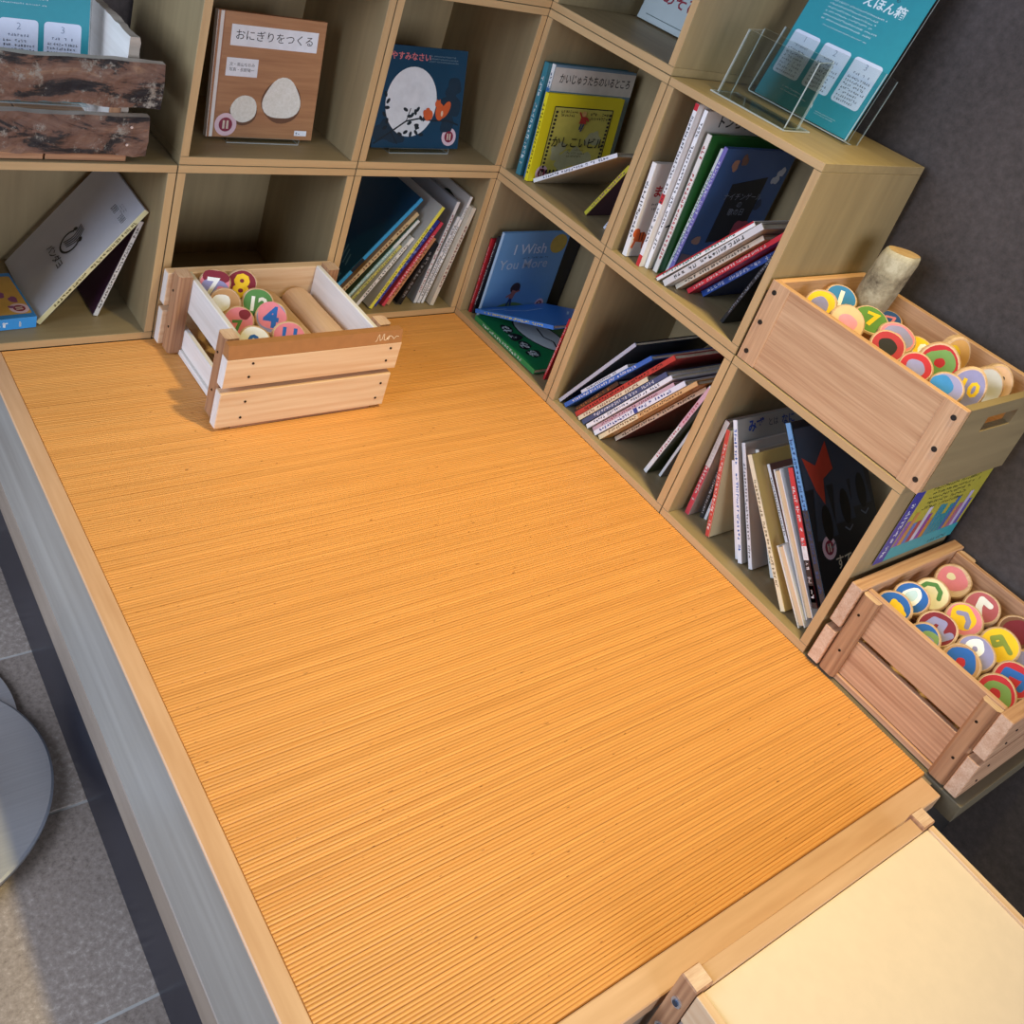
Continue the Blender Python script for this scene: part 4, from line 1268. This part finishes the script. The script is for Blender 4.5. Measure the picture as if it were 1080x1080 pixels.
class Book:
    def __init__(self, M, Hh, Th, Wd, cover, spine, label, group, rev=False, pages=PAGES):
        self.H, self.T, self.W = Hh, Th, Wd
        self.root = tag(empty('book', M=M), label, 'book', group)
        t = min(0.0016, Th * 0.2)
        h = Th / 2
        xs0, xs1 = (0, Wd) if not rev else (-0.0, Wd)
        b = MB()
        cm, sm = paint(cover, .35, .04, 20), paint(spine, .35, .04, 20)
        if not rev:
            b.box((0.0008, -h, 0), (Wd, -h + t, Hh), cm)
            b.box((0.0008, h - t, 0), (Wd, h, Hh), cm)
            b.box((0, -h, 0), (0.0022, h, Hh), sm)
            pg = ((0.0023, -h + t, 0.003), (Wd - 0.004, h - t, Hh - 0.003))
        else:
            b.box((0, -h, 0), (Wd, -h + t, Hh), cm)
            b.box((0, h - t, 0), (Wd, h, Hh), cm)
            b.box((Wd - .0016, -h, 0), (Wd, h, Hh), sm)
            pg = ((0.003, -h + t, 0.003), (Wd - 0.0018, h - t, Hh - 0.003))
        b.build('cover', self.root, 0.0003)
        MB().box(pg[0], pg[1], pages).build('page_block', self.root)

    def face(self, s):
        """frame on the cover with local y = s; x from the viewer's left, y up"""
        if s < 0:
            return frame((0, -self.T / 2, 0), (1, 0, 0), (0, 0, 1))
        return frame((self.W, self.T / 2, 0), (-1, 0, 0), (0, 0, 1))

    def spine(self):
        return frame((0, self.T / 2, 0), (0, -1, 0), (0, 0, 1))

    def sticker(self, s, x, y, r=0.016):
        P = Print(self.face(s))
        P.s(el(x, y, r, n=24), paint('#e6c6cf', .4), .00045)
        P.s(el(x, y, r * .62, n=20), paint('#8a1f3c', .4), .00052)
        P.many([rc(x - r * .28, y - r * .36, r * .2, r * .72), rc(x + r * .06, y - r * .36, r * .2, r * .72)], paint('#d9c6b4', .4))
        k = len(P.v) - 8
        n_ = (P.M.to_3x3() @ Vector((0, 0, 1))) * 0.0003
        for i in range(k, len(P.v)):
            P.v[i] = tuple(Vector(P.v[i]) + n_)
        o = P.build('library_sticker', self.root)
        o['label'] = 'round pink and maroon library sticker'


def spine_marks(bk, col, z0=.10, z1=.92, seed=0):
    P = Print(bk.spine())
    w = bk.T * .74
    P.marks((bk.T - w) / 2, bk.H * z0, w, bk.H * (z1 - z0), paint(col, .5), 1, seed, vertical=True)
    if P.f:
        P.build('spine_print', bk.root)


for q, (key, side, u, a, z, th, Hh, Th, Wd, cv, sp, mk, lab) in enumerate(BOOKS):
    if side == 'B':
        Dv, Uv, o = Vector((0, 1, 0)), Vector((math.cos(th), 0, math.sin(th))), (u, a, z)
    else:
        Dv, Uv, o = Vector((1, 0, 0)), Vector((0, math.cos(th), math.sin(th))), (a, u, z)
    Nv = Uv.cross(Dv)
    M = Matrix(((Dv.x, Nv.x, Uv.x, o[0]), (Dv.y, Nv.y, Uv.y, o[1]), (Dv.z, Nv.z, Uv.z, o[2]), (0, 0, 0, 1)))
    rev = key in ('R1c.k', 'R1c.l')
    pg = wood('beige_page_edges', '#d9b98c', '#ecd3aa', 'Z', 60, 30, .8, .05) if rev else PAGES
    bk = Book(M, Hh, Th - .0004, Wd, cv, sp, lab, GROUPS[key[:3]], rev, pg)
    BK[key] = bk
    if mk:
        rr = random.Random(q)
        spine_marks(bk, mk, rr.uniform(.06, .16), rr.uniform(.82, .95), q)


def art(key, s, name='cover_art'):
    return Print(BK[key].face(s)), name, BK[key].root


def band(key, z0, z1, c, name='spine_band'):
    bk = BK[key]
    P = Print(bk.spine())
    P.s(rc(0, bk.H * z0, bk.T, bk.H * (z1 - z0)), paint(c, .35), .00015)
    P.build(name, bk.root)


# spine bands of a second colour
for k_, z0, z1, c in (('R2b.b', .40, .46, '#d0333c'), ('R2b.b', 0, .07, '#d23a3c'), ('R2b.b', .96, 1, '#c8323c'), ('B1R.teal', .68, 1, '#d9dcd8'), ('R1c.a', .52, 1, '#d8cfc6'),
                     ('R1c.m', .34, .44, '#f0eeea'), ('R1c.m', .0, .34, '#28262a'), ('R1c.m', .04, .16, '#c8343c'), ('R1c.o', 0, .52, '#33363c'), ('R1b.grn', .55, .98, '#e6b9c2'),
                     ('R2a.kai', 0, .80, '#4f7fae'), ('R1b.or', 0, .42, '#e8d8ae'), ('B1R.navy', .30, .42, '#1c2b34'), ('B1R.navy', 0, .16, '#7fb4d0'), ('R1b.wb', .46, .5, '#2f4a94')):
    band(k_, z0, z1, c)
bk = BK['R2b.g']
P = Print(bk.spine())
P.s(rc(0, 0, bk.T * .34, bk.H), paint('#b3202c', .35), .00015)
P.build('red_spine_edge', bk.root)

INKB = paint('#1f1d1c', .5)
# pale grey book with the emblem (upper cover faces up-left)
bk = BK['B1L.panda']
P = Print(bk.face(1))
w, h = bk.W, bk.H
cx, cy, R_ = w * .53, h * .47, .023
arc = [(cx + R_ * math.cos(math.radians(t)), cy + R_ * math.sin(math.radians(t))) for t in range(130, 415, 15)]
P.many(stroke(arc, .0042), INKB)
P.s(el(arc[0][0] - .001, arc[0][1] + .004, .0055, .0040, 14, .6), INKB)
P.s(el(arc[-1][0] + .001, arc[-1][1] + .004, .0055, .0040, 14, -.6), INKB)
for k in range(4):
    d = -.009 + k * .006
    wave = [(cx + d + .006 * math.sin(i * .55 - .6), cy - .011 + i * .0058) for i in range(9)]
    P.many(stroke(wave, .0021), INKB)
P.text('パンダヨ', cx, cy - R_ - .016, .0185, INKB, bold=.01)
P.build('emblem', bk.root)
P = Print(bk.face(1))
P.marks(w * .70, h * .86, w * .14, .014, paint('#55535a', .5), 3, 5, .6)
for xx in (.62, .80):
    P.s(rc(w * xx, h * .88 - .018, .024, .016), paint('#dcdce0', .5))
    P.many([rc(w * xx + .001 + i * .0022, h * .88 - .017, .0007 + .0006 * (i % 3 == 0), .014) for i in range(10)], INKB)
P.build('barcodes', bk.root)

# yellow picture book
bk = BK['R2a.yel']
P = Print(bk.face(-1))
w, h = bk.W, bk.H
P.s(rc(w * .12, h * .10, w * .76, h * .76), paint('#c9bf58', .4))
rnd = random.Random(4)
P.many([blob(w * rnd.uniform(.25, .75), h * rnd.uniform(.2, .6), .018, i, .4) for i in range(6)], paint('#b4b48c', .4))
fr_ = [(w * .12, h * .10), (w * .88, h * .10), (w * .88, h * .86), (w * .12, h * .86), (w * .12, h * .10)]
P.many(stroke(fr_, .0022), INKB)
for i in range(16):
    P.many([el(w * .15, h * (.13 + .045 * i), .0035, .003, 8)] + [el(w * .85, h * (.13 + .045 * i), .0035, .003, 8)] + [el(w * (.16 + .045 * i), h * .125, .003, .0035, 8)], INKB)
P.marks(w * .20, h * .76, w * .24, .016, INKB, 2, 9, .7)
P.marks(w * .58, h * .74, w * .26, .018, INKB, 2, 10, .7)
P.text('かしこいビル', w * .51, h * .46, .0245, INKB, bold=.012)
P.marks(w * .40, h * .30, w * .24, .020, paint('#5c5a30', .5), 3, 11, .6)
# little dancing figure in a red coat
P.s(el(w * .50, h * .80, .006, n=12), paint('#d9a86a', .5))
P.s([(w * .47, h * .77), (w * .54, h * .77), (w * .55, h * .69), (w * .46, h * .69)], paint('#b3302c', .5))
P.many(stroke([(w * .48, h * .76), (w * .44, h * .82)], .004) + stroke([(w * .54, h * .76), (w * .575, h * .72)], .004), paint('#b3302c', .5))
P.many(stroke([(w * .49, h * .69), (w * .48, h * .62)], .004) + stroke([(w * .525, h * .69), (w * .50, h * .60)], .004), paint('#2c3a6a', .5))
P.build('cover_print', bk.root)
bk.sticker(-1, w * .15, h * .10, .016)

bk = BK['R2a.kai']
P = Print(bk.face(-1))
w, h = bk.W, bk.H
P.s(rc(0.002, h * .78, w - .002, h * .2), paint('#d8d2c8', .4))
P.text('かいじゅうたちのいるところ', w * .52, h * .885, .0215, INKB, bold=.012, sx=.72)
P.build('title_band', bk.root)

bk = BK['R2b.ma']
P = Print(bk.face(-1))
w, h = bk.W, bk.H
P.text('まー', .016, h * .70, .024, paint('#b8262c', .5), 'LEFT', bold=.03)
P.marks(.021, h * .56, .05, .006, INKB, 1, 21, .8)
P.marks(.025, h * .51, .045, .006, INKB, 1, 22, .8)
P.build('title', bk.root)
P = Print(bk.face(-1))
org = paint('#d9652c', .5)
bx0 = .022
P.s(blob(bx0, .038, .015, 3, .2, 18, .75), org)
P.s(el(bx0 - .014, .047, .009, n=14), org)
P.many(stroke([(bx0 - .012, .032), (bx0 - .016, .017)], .006) + stroke([(bx0 + .010, .032), (bx0 + .013, .016)], .006) + stroke([(bx0 + .013, .042), (bx0 + .026, .038), (bx0 + .034, .046)], .004), org)
P.many(stroke([(bx0 - .004, .048), (bx0 - .002, .032)], .0018) + stroke([(bx0 + .004, .049), (bx0 + .005, .032)], .0018), INKB)
P.build('printed_animal', bk.root)
bk.sticker(-1, .047, h * .12, .013)

bk = BK['R2b.c']
P = Print(bk.face(-1))
w, h = bk.W, bk.H
P.text('トンちゃん', w * .44, h - .0185, .0235, INKB, bold=.02)
P.s([(w * .22, h * .62), (w * .36, h * .64), (w * .33, h * .36), (w * .24, h * .38)], paint('#55545a', .5))
P.many(stroke([(w * .22, h * .62), (w * .26, h * .40), (w * .14, h * .30), (w * .02, h * .28)], .003), INKB)
P.build('title_and_drawing', bk.root)
bk.sticker(-1, w * .22, h * .10, .013)

bk = BK['R2b.f']
P = Print(bk.face(-1))
w, h = bk.W, bk.H
P.s([(w * .28, h * .28), (w * .74, h * .30), (w * .74, h * .80), (w * .28, h * .74)], paint('#161a24', .5))
P.text('ナイチンゲール\nの\n歌の日', w * .51, h * .58, .0155, paint('#8d94a4', .5), bold=.0)
P.s(blob(w * .68, h * .38, .022, 4, .2), paint('#a8485c', .5))
for x_, y_, c in ((.20, .88, '#b98a70'), (.30, .92, '#8a6a5c'), (.86, .78, '#c9ccd4'), (.90, .84, '#c9ccd4'), (.14, .30, '#b08878'), (.78, .58, '#2a3c5c')):
    P.s(blob(w * x_, h * y_, .010, int(x_ * 99), .3, 14), paint(c, .5))
P.s([(w * .02, h * .02), (w * .5, h * .02), (w * .3, h * .16), (w * .02, h * .20)], paint('#7a6a74', .5))
P.build('cover_print', bk.root)

bk = BK['R1a.wish']
P = Print(bk.face(-1))
w, h = bk.W, bk.H
P.text('I Wish', w * .46, h * .80, .036, paint('#c9d8e6', .4), bold=.004, rot=.03)
P.marks(w * .38, h * .69, w * .5, .006, paint('#31506e', .5), 1, 31, .8)
P.text('You More', w * .43, h * .62, .034, paint('#b4c8da', .4), bold=.004, rot=.02)
P.build('title', bk.root)
P = Print(bk.face(-1))
P.s(el(w * .86, h * .86, .024, n=24), paint('#c2a84a', .5))
P.s([(w * .10 + w * .65 * i / 16, h * .055 + .020 * math.sin(math.pi * i / 16)) for i in range(17)], paint('#6f8c4a', .5))
P.s(el(w * .42, h * .33, .014, n=14), paint('#3a2a28', .5))
P.many(stroke([(w * .42, h * .30), (w * .39, h * .20)], .013), paint('#a86a5c', .5))
P.many(stroke([(w * .39, h * .20), (w * .36, h * .11)], .005) + stroke([(w * .40, h * .20), (w * .42, h * .11)], .005), paint('#2c3c6c', .5))
P.many(stroke([(w * .42, h * .27), (w * .50, h * .30)], .004) + stroke([(w * .40, h * .27), (w * .32, h * .22)], .004), paint('#a86a5c', .5))
P.build('cover_print', bk.root)
bk.sticker(-1, w * .87, h * .11, .013)

bk = BK['R1a.green']
P = Print(bk.face(1))
w, h = bk.W, bk.H
P.s(el(w * .45, h * .45, .045, .075, 24, .25), INKB)
P.s(el(w * .45, h * .45, .041, .071, 24, .25), paint('#d5d9d6', .5))
P.many(stroke([(w * .42, h * .70), (w * .38, h * .60), (w * .44, h * .5), (w * .40, h * .34)], .004), INKB)
for i in range(4):
    P.s(blob(w * .80, h * (.30 + .15 * i), .016, i, .25, 16), INKB)
    P.text('ねずみあ'[i], w * .80, h * (.30 + .15 * i), .026, paint('#d5d9d6', .5), bold=.02, rot=-1.57)
P.build('cover_print', bk.root)
bk = BK['R1a.blue']
P = Print(bk.face(1))
w, h = bk.W, bk.H
P.many(stroke([(w * .3, h * .25), (w * .6, h * .3), (w * .8, h * .2)], .006) + stroke([(w * .2, h * .5), (w * .35, h * .62)], .005) + stroke([(w * .7, h * .14), (w * .95, h * .12)], .008), paint('#9fc3ea', .4))
P.build('cover_print', bk.root)
P = Print(BK['R1a.red2'].spine())
P.build('blank', BK['R1a.red2'].root) if P.f else None

bk = BK['R1c.f']
P = Print(bk.face(-1))
w, h = bk.W, bk.H
P.text('みず', w * .26, h - .0165, .023, paint('#1f3f8c', .5), bold=.03)
P.text('とは', w * .50, h - .0155, .015, paint('#4a5260', .5), bold=.01)
P.text('なに', w * .72, h - .0165, .020, paint('#1f3f8c', .5), bold=.02)
P.build('title', bk.root)

bk = BK['R1c.o']
P = Print(bk.face(-1))
w, h = bk.W, bk.H
hat = paint('#39424f', .5)
for x_, z_ in ((.22, .44), (.52, .50), (.80, .56)):
    P.s([(w * (x_ - .16), h * (z_ - .10)), (w * (x_ + .15), h * (z_ - .10)), (w * (x_ + .08), h * (z_ + .28)), (w * (x_ - .05), h * (z_ + .30))], hat)
P.s(rc(w * .02, h * .62, w * .9, h * .34), hat)
for x_, z_ in ((.24, .44), (.54, .50), (.82, .56)):
    P.s(el(w * x_, h * (z_ - .02), w * .07, h * .10, 16), paint('#0e0d0f', .5))
    P.many(stroke([(w * (x_ - .06), h * (z_ - .13)), (w * x_, h * (z_ - .155)), (w * (x_ + .06), h * (z_ - .13))], .003), paint('#6d747c', .5))
red = paint('#b8402c', .45)
P.s([(w * .05, h * .80), (w * .22, h * .74), (w * .42, h * .86), (w * .46, h * .70), (w * .30, h * .66), (w * .26, h * .52), (w * .17, h * .60)], red)
P.build('printed_hats', bk.root)
P = Print(bk.face(-1))
P.lay = 20
P.text('すてきな', w * .50, .057, .0245, paint('#d8cbae', .5), bold=.012)
P.marks(w * .12, h * .05, w * .4, .008, paint('#a8a08c', .5), 1, 61, .8)
P.build('cover_print', bk.root)
bk.sticker(-1, w * .20, h * .29, .019)

bk = BK['B1R.m']
P = Print(bk.face(1))
w, h = bk.W, bk.H
P.s(blob(w * .62, h * .78, .048, 8, .3, 26), paint('#24301e', .6))
P.many(stroke([(w * .62, h * .7), (w * .60, h * .4)], .008), paint('#3a2f24', .6))
P.build('printed_tree', bk.root)
bk = BK['B1R.n']
P = Print(bk.face(1))
w, h = bk.W, bk.H
P.s(blob(w * .5, h * .22, .045, 2, .25, 20), paint('#b89478', .5))
P.s(blob(w * .55, h * .62, .050, 6, .25, 20), paint('#b4b69c', .5))
P.many(stroke([(w * .3, h * .55), (w * .6, h * .5), (w * .85, h * .66)], .0018), paint('#7a9a94', .5))
P.build('printed_map', bk.root)
bk = BK['B1R.navy']
P = Print(bk.face(1))
w, h = bk.W, bk.H
for i in range(9):
    P.many(stroke([(w * (.9 - .05 * i), h * .30), (w * (.85 - .06 * i), h * (.38 + .02 * (i % 3)))], .0035), paint('#4f6f80', .5))
P.s(rc(w * .2, h * .12, w * .75, h * .12), paint('#3f6a7c', .5))
P.build('cover_print', bk.root)


# ------------------------------------------------------------------ front-facing display books and the blue box book
def display_book(name_label, cx0, cy, z, Wd, Hh, Th, lean, yaw, cover, spine_c, stand_label):
    """cx0, cy: lower left front corner; the front faces the viewer (-Y)"""
    R_ = Matrix.Rotation(yaw, 3, 'Z')
    Dv = R_ @ Vector((1, 0, 0))
    back = R_ @ Vector((0, 1, 0))
    Uv = (Vector((0, 0, 1)) * math.cos(lean) + back * math.sin(lean)).normalized()
    Nv = Uv.cross(Dv)
    o = Vector((cx0, cy, z)) + Nv * Th / 2
    M = Matrix(((Dv.x, Nv.x, Uv.x, o[0]), (Dv.y, Nv.y, Uv.y, o[1]), (Dv.z, Nv.z, Uv.z, o[2]), (0, 0, 0, 1)))
    b = Book(M, Hh, Th, Wd, cover, spine_c, name_label, 'books displayed facing out')
    # clear stand: foot, back rest and small lip
    S = Matrix.Translation(Vector((cx0, cy, H + T + 0.0006)) + Dv * Wd * .5) @ R_.to_4x4()
    s = empty('book_stand', M=S)
    k = Wd * .34
    pane('lip', (-k, -.0145, .0018), (k, -.0125, .0105), s)
    pane('foot', (-k, -.0145, 0), (k, .075, .0016), s)
    q = pane('back_rest', (-k, Th / 2 + .0012, .0005), (k, Th / 2 + .0030, Hh * .6), s)
    q.matrix_local = S.inverted() @ M @ Matrix.Translation((Wd * .5, 0, 0))
    tag(s, stand_label, 'book stand', 'clear book stands')
    return b


bk = display_book('tan wood grain book with two rice balls on its cover, standing face out', -0.6150, 0.0760, H + 0.0200, 0.208, 0.217, 0.012, .14, 0.0, '#a36f47', '#dcd6cc',
                  'low clear stand holding the rice ball book')
w, h = bk.W, bk.H
grain = wood('printed_wood_grain', '#95633f', '#b9885c', 'X', 26, 16, .35, 0)
P = Print(bk.face(-1))
P.s(rc(.014, .0005, w - .0145, h - .001), grain, .0002)
P.s(rc(.0055, .0005, .006, h - .001), paint('#e3ded6', .35), .0002)
P.build('printed_grain', bk.root)
P = Print(bk.face(-1))
P.lay = 1
P.s(rc(w * .13, h * .74, w * .80, h * .165), paint('#edf0f4', .5))
P.text('おにぎりをつくる', w * .53, h * .822, .0190, INKB, sx=1.0)
P.build('title_panel', bk.root)
P = Print(bk.face(-1))
P.lay = 1
P.s(rc(w * .115, h * .50, w * .285, h * .145), paint('#edf0f4', .5))
P.text('文・高山なおみ\n写真・長野陽一', w * .257, h * .572, .0068, INKB, line=1.35)
P.build('author_panel', bk.root)
P = Print(bk.face(-1))
P.lay = 1
P.s(rc(w * .82, h * .035, w * .12, h * .045), paint('#edf0f4', .5))
P.marks(w * .83, h * .045, w * .10, h * .025, INKB, 1, 81, .9)
P.build('publisher_panel', bk.root)
P = Print(bk.face(-1))
P.lay = 1
ric = speckle('printed_rice', ('#dbd8c8', '#e8e5d8', '#f2f0e6'), 220, .5, 0, 60, .2)
P.s(blob(w * .66, h * .33 - .0035, w * .19, 12, .04, 26), paint('#6a4429', .6))
tri = []
for i in range(30):
    a = 2 * math.pi * i / 30
    q = w * .178 * (1 + .09 * math.cos(3 * (a - math.pi / 2)))
    tri.append((w * .66 + q * math.cos(a), h * .335 + q * math.sin(a)))
P.s(tri, ric)
P.s(blob(w * .315, h * .235 - .003, w * .125, 14, .04, 24), paint('#6a4429', .6))
P.s(blob(w * .315, h * .24, w * .118, 14, .04, 24), ric)
P.build('printed_rice_balls', bk.root)
bk.sticker(-1, w * .165, h * .105, .0205)

bk = display_book('dark blue book with a big white moon on its cover, standing face out', -0.2890, 0.0530, H + 0.0208, 0.216, 0.196, 0.010, .26, 0.04, '#12405c', '#14384e',
                  'low clear stand holding the blue moon book')
w, h = bk.W, bk.H
P = Print(bk.face(-1))
dk = paint('#0c2c40', .5)
for i, (x_, y_, r_) in enumerate(((.87, .62, .020), (.86, .45, .024), (.12, .17, .022), (.26, .12, .018), (.84, .26, .018))):
    P.s(blob(w * x_, h * y_, r_, i + 70, .25), dk)
P.s(el(w * .40, h * .46, w * .285, h * .345, 40, -.15), paint('#e8edf1', .5))
P.text('おやすみなさい', w * .315, h * .895, .0160, paint('#d9787c', .5), bold=.02)
P.marks(w * .55, h * .86, w * .36, .016, paint('#8fa8b4', .5), 3, 90, .5)
br = [(w * .02, h * .04), (w * .2, h * .16), (w * .36, h * .27), (w * .50, h * .30), (w * .66, h * .285), (w * .84, h * .29), (w * .97, h * .25)]
P.many(stroke(br, .0032) + stroke([(w * .36, h * .27), (w * .40, h * .40)], .002) + stroke([(w * .2, h * .16), (w * .28, h * .04)], .0024), paint('#10202a', .5))
rnd = random.Random(3)
lv = [(w * rnd.uniform(.34, .56), h * rnd.uniform(.20, .42)) for _ in range(11)] + [(w * (.13 + .02 * math.sin(i * 2.2)), h * (.2 + .065 * i)) for i in range(6)] + [(w * (.3 + .06 * i), h * .14 + .004 * (i % 2)) for i in range(5)]
P.many([el(x_, y_, .0062, .0034, 10, i * .9) for i, (x_, y_) in enumerate(lv)], paint('#10202a', .5))
P.build('moon_and_branch', bk.root)
P = Print(bk.face(-1))
P.lay = 14
og = paint('#d9602c', .5)
P.s(el(w * .735, h * .375, .011, .017, 16), og)
P.s(el(w * .705, h * .455, .0075, n=12), og)
P.many(stroke([(w * .695, h * .47), (w * .69, h * .50)], .003) + stroke([(w * .72, h * .47), (w * .725, h * .50)], .003), og)
P.s(el(w * .80, h * .40, .009, .019, 16, -.5), og)
P.s(el(w * .62, h * .34, .008, .010, 14), og)
P.s(el(w * .595, h * .385, .0055, n=12), og)
P.s(el(w * .578, h * .335, .006, .012, 14, .5), og)
P.s(el(w * .76, h * .36, .003, .006, 10), paint('#e8c8a8', .5))
P.build('printed_squirrels', bk.root)
bk.sticker(-1, w * .875, h * .125, .0185)

# thick blue box book lying flat at far left
M = frame((-0.885, 0.045, T + 0.0015), (-1, 0, 0), (0, 1, 0))   # x to the left, y to the back -> z down; use own matrix instead
Dv, Uv = Vector((-0.06, 1, 0)).normalized(), Vector((-1, -0.06, 0)).normalized()
Nv = Uv.cross(Dv)
o = Vector((-0.8800, 0.040, T + 0.0117))
M = Matrix(((Dv.x, Nv.x, Uv.x, o[0]), (Dv.y, Nv.y, Uv.y, o[1]), (Dv.z, Nv.z, Uv.z, o[2]), (0, 0, 0, 1)))
bk = Book(M, 0.124, 0.022, 0.150, '#2f86c8', '#3f9be0', 'thick blue book with golden cover lying flat at the bottom left', GROUPS['B1L'])
s_ = 1 if Nv.z > 0 else -1
P = Print(bk.face(s_))
w, h = bk.W, bk.H
P.s(rrc(.012, .004, w - .024, h - .008, .004), paint('#cfa04a', .4), .0003)
rnd = random.Random(11)
for i in range(14):
    P.s(blob(w * rnd.uniform(.2, .85), h * rnd.uniform(.1, .9), rnd.uniform(.003, .010), i, .3, 12), paint(rnd.choice(['#8a4a7c', '#6a3f6a', '#3a6ab0', '#d9d2c4', '#5a4a3a']), .5))
P.build('golden_cover_print', bk.root)
bk.sticker(s_, w * (.80 if s_ > 0 else .2), h * .16, .016)
P = Print(bk.spine())
P.marks(.004, .02, .012, .10, paint('#e6f0fa', .5), 1, 91, vertical=True)
P.build('spine_print', bk.root)

# pale book with red letters in the topmost right cube
bk = None
Dv, Uv = Vector((0.0, -1, 0)), Vector((math.sin(.16), 0, math.cos(.16)))
Nv = Uv.cross(Dv)
o = Vector((0.2000, -0.0330, 2 * H + T + 0.004)) + Nv * .006
M = Matrix(((Dv.x, Nv.x, Uv.x, o[0]), (Dv.y, Nv.y, Uv.y, o[1]), (Dv.z, Nv.z, Uv.z, o[2]), (0, 0, 0, 1)))
bk = Book(M, 0.24, 0.012, 0.195, '#b9c4c2', '#c3cecc', 'pale grey green book with hand drawn red letters in the topmost right cube', 'books displayed facing out')
P = Print(bk.face(-1))
w, h = bk.W, bk.H
mr = paint('#8a2434', .5)
P.text('わらべうた', .036, .102, .030, mr, 'LEFT', bold=.016)
P.text('あそび', .042, .058, .033, mr, 'LEFT', bold=.018)
P.marks(.012, .078, .026, .016, INKB, 2, 95, .5)
P.many(stroke([(w * .1, h * .055), (w * .9, h * .055)], .0016), paint('#5a6a68', .5))
P.build('title', bk.root)


# ------------------------------------------------------------------ cream-topped stool beside the platform
z1 = 0.055
ang = 0.006
SX, SY = 0.474, 0.36
r = tag(empty('child_stool', M=Matrix.Translation((-0.604, -1.3085, FZ)) @ Matrix.Rotation(-0.006, 4, 'Z')), 'low wooden frame table with cream inset top beside the platform', 'table')
hh = z1 - FZ
for px in (0, SX - 0.027):
    for py in (-0.0225, -SY):
        o = MB().box((px, py, 0), (px + 0.027, py + 0.0225, hh - .001), DCEDAR['Z'])
        o.box((px + .0006, py + .0006, hh - .001), (px + 0.0264, py + 0.0219, hh), ENDGRAIN)
        pst = o.build('post', r, 0.0006)
        for k, (zz, nm) in enumerate(((hh - .036, 'bolt'), (hh - .085, 'bolt'))):
            q = MB()
            q.prism(el(0, 0, .0062, n=16), 0, .0016, STEEL)
            q.prism(el(0, 0, .0036, n=12), .0016, .0032, paint('#5c6a80', .3, .05, 60, .8))
            s_ = -1 if px == 0 else 1
            q.build('bolt', pst, M=frame((px if s_ < 0 else px + .027, py + .011, zz), (0, s_, 0), (0, 0, 1)))
bx('top_panel', (0.0135, -SY + .012, hh - .018), (SX - .0135, -.0235, hh - .0095), paint('#e6d0b4', .45, .02), r, .0005)
bx('rail', (0.0275, -0.0228, hh - .052), (SX - .0275, -.0030, hh - .005), OAK['X'], r, .0008)
bx('rail', (0.0275, -SY + .001, hh - .052), (SX - .0275, -SY + .0115, hh - .005), CEDAR['X'], r, .0008)
bx('rail', (0.002, -SY + .023, hh - .052), (0.0132, -.0235, hh - .006), CEDAR['Y'], r, .0008)
bx('rail', (SX - .0132, -SY + .023, hh - .052), (SX - .002, -.0235, hh - .006), CEDAR['Y'], r, .0008)
bx('side_board', (0.0045, -SY + .023, hh - .30), (0.0125, -.0235, hh - .0525), wood('grey_side', '#7c7068', '#a09389', 'Z', 12, 14), r, .0008)
bx('side_board', (SX - .0125, -SY + .023, hh - .30), (SX - .0045, -.0235, hh - .0525), wood('grey_side', '#7c7068', '#a09389', 'Z', 12, 14), r, .0008)

# ------------------------------------------------------------------ steel pedestal bases on the shop floor
def pedestal(x, y, rad, label, hgt, zb):
    r = tag(empty('pedestal_base', (x, y, zb)), label, 'stand base')
    b = MB()
    prof = [(rad - .002, 0), (rad, .002), (rad, .008), (rad - .0035, .0105), (.05, .0125), (.027, .0165), (.0245, .03), (.0245, hgt), (0.0, hgt)]
    n = 96
    vs = [(q * math.cos(2 * math.pi * i / n), q * math.sin(2 * math.pi * i / n), z) for q, z in prof[:-1] for i in range(n)]
    disc = 5
    fs = [(k * n + i, k * n + (i + 1) % n, (k + 1) * n + (i + 1) % n, (k + 1) * n + i) for k in range(disc - 1) for i in range(n)]
    b.add(vs[:disc * n], fs + [tuple(reversed(range(n)))], STEEL)
    b.build('disc', r, 0, False)
    b = MB()
    v2 = vs[(disc - 1) * n:]
    m_ = len(v2) // n
    fs = [(k * n + i, k * n + (i + 1) % n, (k + 1) * n + (i + 1) % n, (k + 1) * n + i) for k in range(m_ - 1) for i in range(n)]
    b.add(v2, fs + [tuple((m_ - 1) * n + i for i in range(n))], STEEL)
    b.build('column', r, 0, True)


pedestal(-1.1790, -0.5626, 0.1818, 'large round brushed steel base on the stone floor, nearer one', 0.30, FZ + .0112)
r = tag(empty('steel_plate', (-1.194, -0.455, FZ + .0006)), 'round brushed steel plate partly hidden under the larger steel base', 'plate')
MB().prism(el(0, 0, .178, n=96), 0, .010, STEEL).build('disc', r, .0015)
